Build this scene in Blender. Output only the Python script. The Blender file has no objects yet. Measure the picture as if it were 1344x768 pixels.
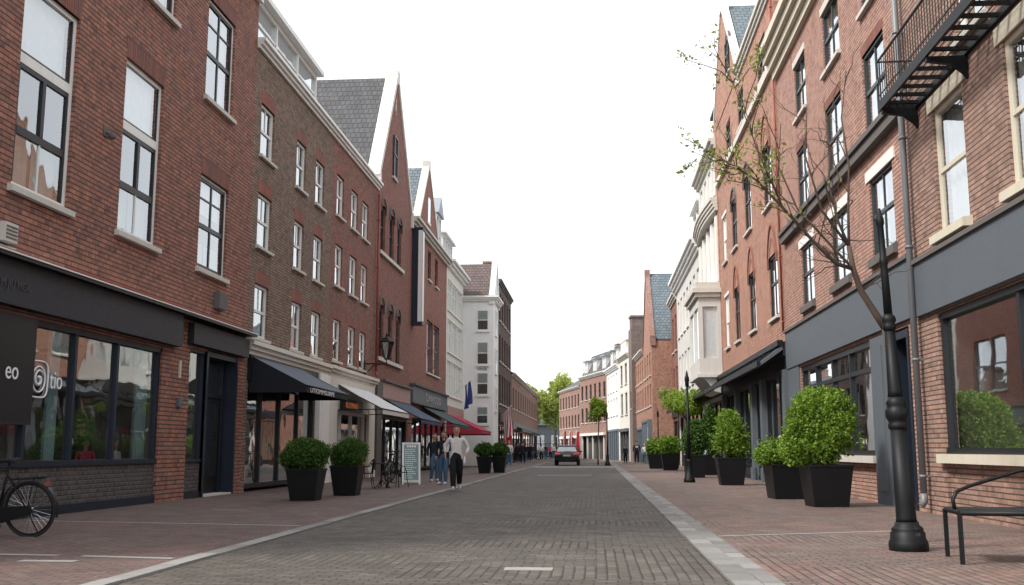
import bpy, math, random
import numpy as np
from mathutils import Vector, Matrix
R=math.radians
scene=bpy.context.scene
COL=scene.collection
rnd=random.Random(7)
SW=0.02                        # height of the pavements above the road

# ------------------------------------------------------------------ node helpers
class NT:
    def __init__(s,tree): s.t=tree
    def n(s,typ,ins=None,**kw):
        nd=s.t.nodes.new(typ)
        for k,v in kw.items(): setattr(nd,k,v)
        if ins:
            for k,v in ins.items(): s.set(nd.inputs[k],v)
        return nd
    def set(s,sock,v):
        if isinstance(v,bpy.types.NodeSocket): s.t.links.new(v,sock)
        elif isinstance(v,bpy.types.Node): s.t.links.new(v.outputs[0],sock)
        else: sock.default_value=v
    def m(s,op,a,b=None,c=None,clamp=False):
        nd=s.t.nodes.new('ShaderNodeMath'); nd.operation=op; nd.use_clamp=clamp
        s.set(nd.inputs[0],a)
        if b is not None: s.set(nd.inputs[1],b)
        if c is not None: s.set(nd.inputs[2],c)
        return nd.outputs[0]
    def mix(s,f,a,b,blend='MIX'):
        nd=s.t.nodes.new('ShaderNodeMix'); nd.data_type='RGBA'; nd.blend_type=blend
        s.set(nd.inputs[0],f); s.set(nd.inputs[6],a); s.set(nd.inputs[7],b)
        return nd.outputs[2]
    def noise(s,vec,scale,detail=4,rough=.6):
        nd=s.n('ShaderNodeTexNoise',{'Scale':scale,'Detail':detail,'Roughness':rough})
        if vec is not None: s.set(nd.inputs['Vector'],vec)
        return nd.outputs[0]
    def ramp(s,f,stops):
        nd=s.t.nodes.new('ShaderNodeValToRGB'); e=nd.color_ramp.elements
        while len(e)<len(stops): e.new(.5)
        for el,(p,c) in zip(e,stops): el.position=p; el.color=c4(c)
        s.set(nd.inputs[0],f); return nd.outputs[0]
    def rng(s,f,a,b,c,d):
        nd=s.n('ShaderNodeMapRange',{0:f,1:a,2:b,3:c,4:d}); return nd.outputs[0]
def c4(c):
    if isinstance(c,(int,float)): c=(c,c,c)
    return tuple(c)+((1,) if len(c)==3 else ())
def newmat(name):
    m=bpy.data.materials.new(name); m.use_nodes=True
    t=m.node_tree; t.nodes.clear(); N=NT(t)
    out=t.nodes.new('ShaderNodeOutputMaterial')
    return m,N,out
def principled(N,out,**kw):
    p=N.n('ShaderNodeBsdfPrincipled'); 
    for k,v in kw.items(): N.set(p.inputs[k.replace('_',' ')],v)
    N.t.links.new(p.outputs[0],out.inputs[0]); return p
def bump(N,h,strength=.5,dist=.01,normal=None):
    b=N.n('ShaderNodeBump',{'Strength':strength,'Distance':dist,'Height':h})
    if normal is not None: N.set(b.inputs['Normal'],normal)
    return b.outputs[0]
MC={}
def uvout(N): return N.n('ShaderNodeUVMap').outputs[0]
def pos(N): return N.n('ShaderNodeNewGeometry').outputs['Position']

def brick(name,c1,c2,mortar,bw=.24,rh=.084,ms=.012,bias=0,rough=.88,stain=.35,bstr=1.,var=.3,rowdark=.8,grime=(.1,.085,.075)):
    m,N,out=newmat(name); uv=uvout(N); P=pos(N)
    wob=N.n('ShaderNodeVectorMath',{0:N.n('ShaderNodeTexNoise',{'Vector':uv,'Scale':9.,'Detail':2}).outputs[1],1:(.007,.007,0)},operation='MULTIPLY')
    uvw=N.n('ShaderNodeVectorMath',{0:uv,1:wob},operation='ADD')
    b=N.n('ShaderNodeTexBrick',{'Vector':uvw,'Color1':c4(c1),'Color2':c4(c2),'Mortar':c4(mortar),'Scale':1.,'Mortar Size':ms,'Mortar Smooth':.25,'Bias':bias,'Brick Width':bw,'Row Height':rh})
    big=N.noise(P,.45,5,.65); mid=N.noise(P,3.2,5,.7); fine=N.noise(P,60,3,.7)
    cell=N.n('ShaderNodeTexWhiteNoise',{'Vector':N.n('ShaderNodeVectorMath',{0:N.n('ShaderNodeVectorMath',{0:uv,1:(bw*.5,rh,1.)},operation='DIVIDE')},operation='FLOOR')}).outputs[0]
    c=N.mix(N.rng(mid,.3,.7,0,1),b.outputs[0],N.mix(1.,b.outputs[0],(1-var*.9,1-var,1-var,1),'MULTIPLY'))
    c=N.mix(N.rng(cell,.86,.95,0,.55),c,N.mix(1.,c,(.42,.42,.46,1),'MULTIPLY'))
    c=N.mix(N.rng(cell,.0,.1,.45,0),c,N.mix(1.,c,(1.5,1.45,1.35,1),'MULTIPLY'))
    c=N.mix(N.rng(fine,.3,.75,0,.45),c,N.mix(1.,c,(.55,.52,.5,1),'MULTIPLY'))
    sv=N.n('ShaderNodeSeparateXYZ',{0:uvw}); rj=N.rng(N.m('ABSOLUTE',N.m('SUBTRACT',N.m('FRACT',N.m('DIVIDE',sv.outputs[1],rh)),.5)),.30,.46,0,rowdark)
    c=N.mix(rj,c,N.mix(1.,c,(.36,.33,.33,1),'MULTIPLY'))
    # streaky weathering, vertical
    st=N.n('ShaderNodeMapping',{'Vector':P,'Scale':(1.6,1.6,.18)})
    sn=N.noise(st.outputs[0],1.3,6,.7)
    c=N.mix(N.rng(sn,.47,.76,0,min(.7,stain*1.2)),c,c4(grime))
    c=N.mix(N.rng(big,.52,.8,0,stain*.7),c,N.mix(1.,c,(1.35,1.3,1.25,1),'MULTIPLY'))
    h=N.m('SUBTRACT',N.m('SUBTRACT',N.m('MULTIPLY',fine,.35),b.outputs[1]),N.m('MULTIPLY',rj,.6))
    principled(N,out,Base_Color=c,Roughness=rough,Normal=bump(N,h,bstr,.012))
    return m
def paint(name,c,rough=.5,var=.12,scale=3,bstr=.06,metal=0.,dirt=.25,spec=.5,island=0.):
    m,N,out=newmat(name); P=pos(N)
    a=N.noise(P,scale,6,.65); f=N.noise(P,scale*18,4,.7)
    st=N.n('ShaderNodeMapping',{'Vector':P,'Scale':(3.,3.,.35)}); s=N.noise(st.outputs[0],1.8,5,.7)
    c=c4(c); dk=tuple(x*.55 for x in c[:3])+(1,)
    col=N.mix(N.rng(a,.3,.75,0,var*2),c,tuple(x*.75 for x in c[:3])+(1,))
    col=N.mix(N.rng(s,.5,.8,0,dirt),col,dk)
    if island: col=N.mix(N.rng(N.n('ShaderNodeNewGeometry').outputs['Random Per Island'],0,1,0,island),col,N.mix(1.,col,(.45,.45,.46,1),'MULTIPLY'))
    r=N.rng(f,.25,.75,max(.03,rough-.12),min(1,rough+.12))
    principled(N,out,Base_Color=col,Roughness=r,Metallic=metal,Normal=bump(N,f,bstr,.004),Specular_IOR_Level=spec)
    return m
def paving(name,s,cols,joint,jw=.09,rough=.8,patch=.55,turned=.7,alt=None,block=9):
    """bricks in rows across the street, with blocks of rows laid the other way; s = half a brick"""
    m,N,out=newmat(name); P=pos(N)
    wob=N.n('ShaderNodeVectorMath',{0:N.n('ShaderNodeTexNoise',{'Vector':P,'Scale':1.8,'Detail':3}).outputs[1],1:(.16,.16,0)},operation='MULTIPLY')
    q=N.n('ShaderNodeVectorMath',{0:N.n('ShaderNodeVectorMath',{0:P,1:(1/s,1/s,1)},operation='MULTIPLY'),1:wob},operation='ADD')
    sp=N.n('ShaderNodeSeparateXYZ',{0:q}); u,v=sp.outputs[0],sp.outputs[1]
    bk=N.n('ShaderNodeCombineXYZ',{0:N.m('FLOOR',N.m('DIVIDE',u,block*2.)),1:N.m('FLOOR',N.m('DIVIDE',v,float(block)))})
    sw=N.m('GREATER_THAN',N.n('ShaderNodeTexWhiteNoise',{'Vector':bk}).outputs[0],turned)
    def mixf(f,a,b): return N.m('ADD',N.m('MULTIPLY',a,N.m('SUBTRACT',1.,f)),N.m('MULTIPLY',b,f))
    a_=mixf(sw,u,v); b_=mixf(sw,v,u)
    row=N.m('FLOOR',b_); fb=N.m('FRACT',b_)
    sh=N.m('ADD',N.m('DIVIDE',a_,2.),N.m('ADD',N.m('MULTIPLY',N.m('FLOORED_MODULO',row,2.),.5),N.m('MULTIPLY',N.n('ShaderNodeTexWhiteNoise',{'W':row},noise_dimensions='1D').outputs[0],.16)))
    col=N.m('FLOOR',sh); fa=N.m('FRACT',sh)
    db=N.m('MINIMUM',fb,N.m('SUBTRACT',1.,fb)); da=N.m('MULTIPLY',N.m('MINIMUM',fa,N.m('SUBTRACT',1.,fa)),2.)
    d=N.m('MINIMUM',db,N.m('MULTIPLY',da,1.25))
    val=N.n('ShaderNodeTexWhiteNoise',{'Vector':N.n('ShaderNodeCombineXYZ',{0:N.m('ADD',col,.5),1:N.m('ADD',row,.5),2:sw})}).outputs[0]
    n=len(cols); c=N.ramp(val,[(k/(n-1),cc) for k,cc in enumerate(cols)])
    big=N.noise(P,.35,6,.7); mid=N.noise(P,1.7,6,.72); fine=N.noise(P,55,3,.7); lo=N.noise(P,.16,3,.6)
    if alt: c=N.mix(N.rng(N.noise(P,.55,5,.65),.42,.62,0,.75),c,N.mix(1.,c,c4(alt),'MULTIPLY'))
    c=N.mix(N.rng(mid,.35,.75,0,patch),c,N.mix(1.,c,(.58,.57,.56,1),'MULTIPLY'))
    c=N.mix(N.rng(big,.45,.75,0,patch),c,N.mix(1.,c,(1.45,1.42,1.38,1),'MULTIPLY'))
    c=N.mix(N.rng(lo,.35,.65,.5,0),c,N.mix(1.,c,(.7,.69,.68,1),'MULTIPLY'))
    c=N.mix(N.rng(fine,.35,.8,0,.4),c,N.mix(1.,c,(.6,.6,.6,1),'MULTIPLY'))
    jn=N.m('MULTIPLY',jw,N.rng(mid,.3,.7,.6,1.5))
    jm=N.rng(N.m('DIVIDE',d,jn),.5,1.4,1,0)
    c=N.mix(jm,c,N.mix(N.rng(big,.4,.65,0,1),c4(joint),N.mix(1.,c4(joint),(2.2,2.1,1.9,1),'MULTIPLY')))
    c=N.mix(N.rng(N.noise(P,7.,2,.5),.68,.74,0,.4),c,(.03,.03,.03,1)); c=N.mix(N.rng(N.noise(P,11.,1,.5),.74,.78,0,.6),c,(.3,.29,.27,1))
    h=N.m('ADD',N.m('MULTIPLY',N.m('MINIMUM',N.m('MULTIPLY',d,5.),1.),.8),N.m('ADD',N.m('MULTIPLY',fine,.25),N.m('MULTIPLY',val,.4)))
    ro=N.rng(mid,.3,.8,rough-.12,rough+.1)
    principled(N,out,Base_Color=c,Roughness=ro,Normal=bump(N,h,.8,.014),Specular_IOR_Level=.35)
    return m
def tiles(name,c1,c2,rw=.3,rh=.28,rough=.7,moss=(.12,.13,.09)):
    m,N,out=newmat(name); uv=uvout(N); P=pos(N)
    b=N.n('ShaderNodeTexBrick',{'Vector':uv,'Color1':c4(c1),'Color2':c4(c2),'Mortar':c4(tuple(x*.3 for x in c1)),'Scale':1.,'Mortar Size':.018,'Mortar Smooth':.4,'Brick Width':rw,'Row Height':rh})
    sp=N.n('ShaderNodeSeparateXYZ',{0:uv}); saw=N.m('FRACT',N.m('DIVIDE',sp.outputs[1],rh))
    a=N.noise(P,1.2,6,.7)
    c=N.mix(N.rng(a,.5,.8,0,.5),b.outputs[0],c4(moss))
    h=N.m('SUBTRACT',N.m('MULTIPLY',saw,-1.),b.outputs[1])
    principled(N,out,Base_Color=c,Roughness=rough,Normal=bump(N,h,.9,.03))
    return m
def glass(name,refl=.22,tint=(.86,.9,.9),wave=.012,tilt=0.):
    m,N,out=newmat(name); g=N.n('ShaderNodeNewGeometry'); P=g.outputs['Position']
    w=N.noise(P,.9,2,.5)
    tl=N.n('ShaderNodeVectorMath',{0:N.n('ShaderNodeVectorMath',{0:g.outputs['Normal'],1:(0,0,tilt)},operation='ADD')},operation='NORMALIZE')
    nrm=bump(N,w,1.,wave,tl)
    dt=N.n('ShaderNodeVectorMath',{0:g.outputs['Normal'],1:g.outputs['Incoming']},operation='DOT_PRODUCT').outputs['Value']; fr=N.m('MULTIPLY_ADD',N.m('POWER',N.m('SUBTRACT',1.,N.m('ABSOLUTE',dt)),5.),.96,.04)
    fac=N.m('MULTIPLY_ADD',fr,1.6,refl,clamp=True)
    tr=N.n('ShaderNodeBsdfTransparent',{0:c4(tint)})
    gl=N.n('ShaderNodeBsdfGlossy',{'Color':(.93,.96,.97,1),'Roughness':.015,'Normal':nrm})
    mx=N.n('ShaderNodeMixShader',{0:fac}); N.t.links.new(tr.outputs[0],mx.inputs[1]); N.t.links.new(gl.outputs[0],mx.inputs[2])
    N.t.links.new(mx.outputs[0],out.inputs[0]); return m
def leafmat(name,c1,c2,c3,trans=.35):
    m,N,out=newmat(name); g=N.n('ShaderNodeNewGeometry')
    r=g.outputs['Random Per Island']; P=g.outputs['Position']
    c=N.ramp(r,[(0,c1),(.55,c2),(1,c3)])
    a=N.noise(P,2.5,3,.6); c=N.mix(N.rng(a,.35,.7,0,.6),c,N.mix(1.,c,(.6,.7,.5,1),'MULTIPLY'))
    p=N.n('ShaderNodeBsdfPrincipled',{'Base Color':c,'Roughness':.5,'Specular IOR Level':.35})
    t=N.n('ShaderNodeBsdfTranslucent',{0:N.mix(1.,c,(1.2,1.35,.6,1),'MULTIPLY')})
    mx=N.n('ShaderNodeMixShader',{0:trans}); N.t.links.new(p.outputs[0],mx.inputs[1]); N.t.links.new(t.outputs[0],mx.inputs[2])
    N.t.links.new(mx.outputs[0],out.inputs[0]); return m
def cloth(name,c,rough=.9,trans=0,stripes=None):
    m,N,out=newmat(name); P=pos(N); uv=uvout(N)
    a=N.noise(P,6,5,.65); f=N.noise(P,90,2,.6)
    c=c4(c); col=N.mix(N.rng(a,.3,.7,0,.4),c,tuple(x*.72 for x in c[:3])+(1,))
    if stripes:
        sp=N.n('ShaderNodeSeparateXYZ',{0:uv}); w=N.m('FRACT',N.m('MULTIPLY',sp.outputs[stripes[2]],stripes[1]))
        col=N.mix(N.m('GREATER_THAN',w,.5),col,c4(stripes[0]))
    p=principled(N,out,Base_Color=col,Roughness=rough,Normal=bump(N,N.m('ADD',a,N.m('MULTIPLY',f,.15)),.25,.02),Specular_IOR_Level=.25)
    if trans:
        t=N.n('ShaderNodeBsdfTranslucent',{0:col}); mx=N.n('ShaderNodeMixShader',{0:trans})
        N.t.links.new(p.outputs[0],mx.inputs[1]); N.t.links.new(t.outputs[0],mx.inputs[2]); N.t.links.new(mx.outputs[0],out.inputs[0])
    return m
def emis(name,c,s):
    m,N,out=newmat(name); e=N.n('ShaderNodeEmission',{0:c4(c),1:s}); N.t.links.new(e.outputs[0],out.inputs[0]); return m

M={}
M['brick_dark_red']=brick('dark_red_brick',(.48,.195,.13),(.29,.132,.1),(.18,.13,.105),stain=.3,rh=.094,ms=.012)
M['brick_brown']=brick('brown_brick',(.36,.25,.175),(.22,.15,.112),(.2,.16,.13),stain=.25,ms=.012)
M['brick_red']=brick('red_brick',(.42,.178,.125),(.28,.125,.097),(.2,.145,.12))
M['brick_plum']=brick('plum_brick',(.40,.155,.112),(.29,.115,.09),(.25,.17,.14),stain=.3)
M['brick_rust']=brick('rust_brick',(.44,.17,.118),(.34,.13,.098),(.28,.185,.15),stain=.25)
M['brick_warm']=brick('warm_brick',(.46,.29,.225),(.32,.195,.152),(.25,.195,.165),stain=.3,ms=.012)
M['brick_rose']=brick('rose_brick',(.57,.335,.265),(.45,.25,.195),(.36,.26,.21),stain=.25,ms=.012)
M['brick_salmon']=brick('salmon_brick',(.62,.34,.245),(.52,.265,.19),(.44,.29,.22),stain=.38,rowdark=.6,var=.4)
M['brick_black']=brick('dark_brown_brick',(.17,.105,.085),(.1,.066,.056),(.14,.11,.1))
M['brick_grey']=brick('grey_brick',(.105,.093,.09),(.06,.053,.052),(.16,.145,.14),bw=.2,rh=.085,ms=.014)
M['brick_far']=brick('pale_red_brick',(.44,.265,.215),(.36,.21,.17),(.4,.3,.26),stain=.2)
M['soldier']=brick('soldier_course',(.42,.13,.085),(.27,.09,.065),(.14,.09,.075),bw=.075,rh=.4,ms=.013,rowdark=0.)
M['soldier_dark']=brick('dark_soldier_course',(.36,.125,.085),(.21,.08,.062),(.11,.075,.062),bw=.075,rh=.4,ms=.013,rowdark=0.)
M['cream']=paint('cream_render',(.66,.64,.58),.8,.1,1.2,.15,dirt=.3)
M['white_wall']=paint('white_render',(.76,.76,.74),.8,.08,1.2,.12,dirt=.2)
M['white_front']=paint('white_front_render',(.56,.555,.53),.8,.15,1.2,.15,dirt=.4)
M['white']=paint('white_paint',(.74,.74,.71),.45,.08,4,.05,dirt=.3)
M['stone']=paint('pale_stone',(.55,.53,.48),.75,.15,4,.25,dirt=.35)
M['creamstone']=paint('cream_stone',(.58,.54,.44),.7,.15,4,.2,dirt=.35)
M['darkstone']=paint('dark_stone',(.115,.105,.1),.8,.2,4,.3)
M['kerbstone']=paint('kerb_stone',(.27,.265,.255),.85,.35,4,.4,dirt=.4,island=.8)
M['stackrender']=brick('grey_party_brick',(.27,.21,.19),(.2,.155,.14),(.28,.24,.22),stain=.35)
M['linestone']=paint('line_stone',(.31,.30,.285),.85,.35,6,.3,dirt=.5)
M['wornstone']=paint('worn_stone',(.25,.24,.225),.85,.35,3,.3,dirt=.5)
M['black']=paint('black_paint',(.009,.01,.012),.45,.2,5,.08,spec=.3)
M['black_metal']=paint('black_iron',(.0065,.0075,.0095),.52,.2,8,.15,spec=.25,dirt=.1)
M['charcoal']=paint('charcoal_fascia',(.02,.022,.029),.55,.2,1.5,.05,dirt=.3,spec=.3)
M['navy']=paint('navy_paint',(.013,.02,.034),.45,.2,3,.06,spec=.3)
M['slateblue']=paint('slate_blue_fascia',(.092,.11,.13),.6,.15,1.3,.05,dirt=.25)
M['greyblue']=paint('grey_blue_paint',(.12,.15,.18),.5,.15,3,.05)
M['dkframe']=paint('dark_window_paint',(.014,.017,.021),.4,.2,5,.05,spec=.35)
M['dkteal']=paint('dark_teal_paint',(.028,.038,.043),.4,.15,5,.05,spec=.35)
M['greyframe']=paint('grey_window_paint',(.09,.11,.125),.4,.15,5,.05)
M['lead']=paint('lead_sheet',(.25,.28,.31),.55,.25,2,.15)
M['redpaint']=paint('red_paint',(.33,.045,.04),.55,.2,3,.1)
M['pinkpanel']=paint('pink_fascia',(.36,.22,.2),.6,.15,2,.06)
M['pipegrey']=paint('grey_pipe',(.16,.17,.185),.45,.2,6,.08)
M['pipered']=paint('red_pipe',(.28,.06,.04),.6,.3,6,.1)
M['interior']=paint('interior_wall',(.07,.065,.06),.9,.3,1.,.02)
M['shopwall']=paint('shop_wall',(.27,.25,.22),.85,.3,.8,.02)
M['teal']=paint('teal_panel',(.30,.43,.44),.6,.1,1,.02)
M['wood']=paint('wood',(.2,.11,.06),.5,.4,6,.08)
M['slate']=tiles('slate_tiles',(.085,.092,.105),(.055,.06,.07))
M['pantile']=tiles('dark_pantiles',(.066,.066,.076),(.042,.043,.05),.24,.34)
M['slateblue_roof']=tiles('blue_slate',(.13,.165,.19),(.09,.12,.145))
M['plumtile']=tiles('plum_tiles',(.115,.08,.078),(.08,.056,.056))
M['glass']=glass('window_glass',.23,wave=.008,tilt=.11)
M['shopglass']=glass('shop_glass',.27,(.86,.9,.9),.006)
M['clearglass']=glass('clear_glass',.04,(.9,.93,.93),.0)
M['streetglass']=glass('street_glass',.38,(.8,.84,.84),.002,.035)
M['darkglass']=glass('dim_glass',.16,(.6,.66,.68))
M['carglass']=glass('car_glass',.2,(.25,.28,.3),.0)
M['curtain']=cloth('curtain_cloth',(.62,.6,.56),trans=.3)
M['curtain_green']=cloth('grey_green_curtain',(.46,.5,.47),trans=.3)
M['blind']=cloth('blind_cloth',(.72,.73,.74))
M['aw_navy']=cloth('navy_canvas',(.105,.125,.155),.75)
M['aw_black']=cloth('black_canvas',(.014,.016,.022),.8)
M['aw_blue']=cloth('blue_canvas',(.045,.07,.115),.75)
M['aw_green']=cloth('dark_green_canvas',(.03,.06,.065),.75)
M['aw_white']=cloth('white_canvas',(.72,.73,.73),.8,.15)
M['aw_red']=cloth('red_canvas',(.48,.06,.1),.8,.2)
M['aw_teal']=cloth('green_canvas',(.03,.2,.14),.8,.15)
M['letters']=paint('pale_letters',(.8,.8,.8),.5,.02,3,.01,dirt=0)
M['dimletters']=paint('grey_letters',(.34,.34,.34),.6,.02,3,.01,dirt=0)
M['fadedletters']=paint('faded_letters',(.055,.057,.06),.6,.02,3,.01,dirt=0)
M['orange']=emis('orange_lit_letters',(.8,.22,.09),.14)
M['pot']=paint('black_planter',(.009,.0095,.011),.45,.2,3,.08,spec=.22)
M['soil']=paint('soil',(.04,.028,.02),.95,.4,20,.6)
M['bark']=paint('bark',(.085,.06,.045),.9,.4,14,.7)
M['leaf_dark']=leafmat('box_leaf',(.028,.066,.013),(.06,.125,.022),(.10,.185,.035))
M['leaf_mid']=leafmat('shrub_leaf',(.07,.14,.014),(.17,.28,.03),(.32,.44,.075))
M['leaf_lime']=leafmat('lime_leaf',(.17,.26,.035),(.26,.36,.05),(.34,.43,.09),.45)
M['leaf_far']=leafmat('far_leaf',(.24,.28,.07),(.34,.38,.11),(.42,.45,.18),.45)
M['leaf_spring']=leafmat('spring_leaf',(.2,.22,.07),(.29,.31,.11),(.38,.39,.18),.4)
M['rubber']=paint('tyre_rubber',(.012,.012,.013),.75,.2,20,.1)
M['chrome']=paint('steel',(.45,.46,.48),.3,.1,20,.05,metal=1.)
M['skin']=paint('skin',(.45,.25,.18),.6,.1,20,.02,dirt=0)
M['hair_dark']=paint('dark_hair',(.025,.018,.014),.6,.3,40,.2,dirt=0)
M['hair_fair']=paint('fair_hair',(.4,.22,.1),.6,.3,40,.2,dirt=0)
M['shirt']=cloth('white_shirt_cloth',(.62,.59,.57))
M['jacket']=cloth('dark_jacket_cloth',(.016,.018,.026))
M['jeans']=cloth('jeans_cloth',(.06,.12,.2))
M['trousers']=cloth('black_trouser_cloth',(.012,.013,.017))
M['pinkcloth']=cloth('pink_cloth',(.55,.05,.13))
M['whitecloth']=cloth('white_cloth',(.7,.7,.72))
M['shoe']=paint('pale_shoe',(.5,.48,.45),.6,.1,20,.05)
M['carpaint']=paint('black_car_paint',(.012,.013,.016),.22,.05,2,.0,dirt=.1)
M['taillight']=emis('tail_light',(.8,.1,.09),.28)
M['plate']=paint('number_plate',(.5,.48,.4),.5,.05,3,0)
M['boardgreen']=paint('menu_board',(.17,.27,.27),.5,.25,2,.02)

# ------------------------------------------------------------------ mesh builder
class MB:
    def __init__(s): s.v=[]; s.f=[]; s.mi=[]; s.sm=[]
    def face(s,pts,n=None,mi=0,sm=False):
        pts=[Vector(p) for p in pts]
        if n is not None:
            nn=(pts[1]-pts[0]).cross(pts[2]-pts[0])
            if nn.length<1e-9 and len(pts)>3: nn=(pts[2]-pts[0]).cross(pts[3]-pts[0])
            if nn.dot(Vector(n))<0: pts.reverse()
        b=len(s.v); s.v+=[tuple(p) for p in pts]; s.f.append(tuple(range(b,b+len(pts)))); s.mi.append(mi); s.sm.append(sm)
    def hexa(s,c,mi=0):                    # 8 corners: 0-3 one end ring, 4-7 the other
        ctr=sum((Vector(p) for p in c),Vector())/8
        for q in ((0,1,2,3),(4,5,6,7),(0,1,5,4),(1,2,6,5),(2,3,7,6),(3,0,4,7)):
            pts=[c[i] for i in q]; mid=sum((Vector(p) for p in pts),Vector())/4
            s.face(pts,mid-ctr,mi)
        return s
    def box(s,x0,x1,y0,y1,z0,z1,mi=0):
        return s.hexa([(x0,y0,z0),(x1,y0,z0),(x1,y1,z0),(x0,y1,z0),(x0,y0,z1),(x1,y0,z1),(x1,y1,z1),(x0,y1,z1)],mi)
    def prism(s,poly,d,mi=0):              # polygon (3D points, planar) extruded by vector d
        d=Vector(d); a=[Vector(p) for p in poly]; b=[p+d for p in a]; c=sum(a+b,Vector())/(2*len(a))
        s.face(a,-d,mi); s.face(b,d,mi)
        for i in range(len(a)):
            j=(i+1)%len(a); e=(a[j]-a[i]); n=e.cross(d); 
            # outward: test with polygon orientation
            s.face([a[i],a[j],b[j],b[i]],n*s._or(a,d),mi)
        return s
    def _or(s,a,d):
        nn=Vector()
        for i in range(len(a)): nn+=a[i].cross(a[(i+1)%len(a)])
        return 1 if nn.dot(d)>0 else -1
    def grid(s,rows,closed=True,sm=True,mi=0,flip=False):   # rows of equal length rings, smooth shared verts
        b=len(s.v); n=len(rows[0])
        for r in rows: s.v+=[tuple(p) for p in r]
        for i in range(len(rows)-1):
            for j in range(n if closed else n-1):
                k=(j+1)%n; q=(b+i*n+j,b+i*n+k,b+(i+1)*n+k,b+(i+1)*n+j)
                s.f.append(q[::-1] if flip else q); s.mi.append(mi); s.sm.append(sm)
        return b,n
    def tube(s,path,r,seg=8,mi=0,caps=True,closed=False,twist=0.):
        P=[Vector(p) for p in path]; n=len(P)
        rr=r if isinstance(r,(list,tuple)) else [r]*n
        rows=[]; up=None
        for i in range(n):
            if closed: t=(P[(i+1)%n]-P[(i-1)%n]).normalized()
            else: t=(P[min(i+1,n-1)]-P[max(i-1,0)]).normalized()
            if up is None:
                up=Vector((0,0,1)) if abs(t.z)<.9 else Vector((1,0,0))
            a=(up-t*up.dot(t))
            if a.length<1e-6: a=t.orthogonal()
            a.normalize(); up=a; b2=t.cross(a)
            rows.append([P[i]+(a*math.cos(2*math.pi*k/seg+twist)+b2*math.sin(2*math.pi*k/seg+twist))*rr[i] for k in range(seg)])
        if closed: rows.append(rows[0])
        b,m=s.grid(rows,True,seg>5,mi)
        if caps and not closed:
            s.f.append(tuple(b+k for k in range(m))[::-1]); s.mi.append(mi); s.sm.append(False)
            e=b+(n-1)*m; s.f.append(tuple(e+k for k in range(m))); s.mi.append(mi); s.sm.append(False)
        return s
    def lathe(s,prof,c=(0,0,0),seg=24,mi=0,sm=True,flute=None,lean=(0,0)):
        rows=[]
        for (r,z) in prof:
            row=[]
            for k in range(seg):
                a=2*math.pi*k/seg; q=r
                if flute and flute[1]<=z<=flute[2]: q=r*(1-flute[3]*(k%2))
                row.append((c[0]+q*math.cos(a)+lean[0]*z,c[1]+q*math.sin(a)+lean[1]*z,c[2]+z))
            rows.append(row)
        b,m=s.grid(rows,True,sm,mi)
        e=b+(len(rows)-1)*m
        s.f.append(tuple(e+k for k in range(m))); s.mi.append(mi); s.sm.append(False)
        s.f.append(tuple(b+k for k in range(m))[::-1]); s.mi.append(mi); s.sm.append(False)
        return s
    def ball(s,c,r,seg=10,rings=7,mi=0):
        if isinstance(r,(int,float)): r=(r,r,r)
        rows=[]
        for i in range(rings+1):
            t=-math.pi/2+math.pi*i/rings; t=max(min(t,1.55),-1.55)
            rows.append([(c[0]+r[0]*math.cos(t)*math.cos(2*math.pi*k/seg),c[1]+r[1]*math.cos(t)*math.sin(2*math.pi*k/seg),c[2]+r[2]*math.sin(t)) for k in range(seg)])
        s.grid(rows,True,True,mi); return s
    def mesh(s,name,mats,off=(0,0,0)):
        me=bpy.data.meshes.new(name); V=np.array(s.v,dtype=float)-np.array(off) if s.v else np.zeros((0,3))
        me.from_pydata(V.tolist(),[],s.f)
        for m in mats: me.materials.append(m)
        me.polygons.foreach_set('material_index',s.mi); me.polygons.foreach_set('use_smooth',s.sm)
        boxuv(me); me.update(); return me
    def build(s,name,mats,parent=None,loc=(0,0,0),off=None,bevel=0):
        if not isinstance(mats,(list,tuple)): mats=[mats]
        mats=[M[m] if isinstance(m,str) else m for m in mats]
        return link(name,s.mesh(name,mats,off if off is not None else (0,0,0)),parent,loc,bevel)
def boxuv(me):
    n=len(me.loops); 
    if n==0: return
    uvl=me.uv_layers.new(name='UVMap')
    vi=np.empty(n,dtype=np.int32); me.loops.foreach_get('vertex_index',vi)
    co=np.empty(len(me.vertices)*3); me.vertices.foreach_get('co',co); co=co.reshape(-1,3)[vi]
    npol=len(me.polygons); nr=np.empty(npol*3); me.polygons.foreach_get('normal',nr); nr=nr.reshape(-1,3)
    tot=np.empty(npol,dtype=np.int32); me.polygons.foreach_get('loop_total',tot)
    nl=np.abs(np.repeat(nr,tot,axis=0))
    top=nl[:,2]>.92; side=nl[:,0]>nl[:,1]
    u=np.where(top,co[:,0],np.where(side,co[:,1],co[:,0])); v=np.where(top,co[:,1],co[:,2]/np.maximum(np.sqrt(1-np.minimum(nl[:,2],.92)**2),.3))
    uvl.data.foreach_set('uv',np.stack([u,v],1).ravel())
def link(name,data,parent=None,loc=(0,0,0),bevel=0):
    o=bpy.data.objects.new(name,data); COL.objects.link(o); o.location=loc
    if parent: o.parent=parent
    if bevel:
        b=o.modifiers.new('bevel','BEVEL'); b.width=bevel; b.segments=2; b.limit_method='ANGLE'; b.angle_limit=R(40)
    return o
def tag(o,label=None,cat=None,group=None,kind=None):
    if label: o['label']=label
    if cat: o['category']=cat
    if group: o['group']=group
    if kind: o['kind']=kind
    return o
def thing(name,label,cat,loc=(0,0,0),rz=0.,group=None):
    o=bpy.data.objects.new(name,None); COL.objects.link(o); o.location=loc; o.rotation_euler=(0,0,rz); o.empty_display_size=.2
    return tag(o,label,cat,group)
def copy_tree(o,parent=None):
    c=o.copy(); COL.objects.link(c)
    if parent is not None: c.parent=parent
    for ch in list(o.children): copy_tree(ch,c)
    return c
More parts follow.
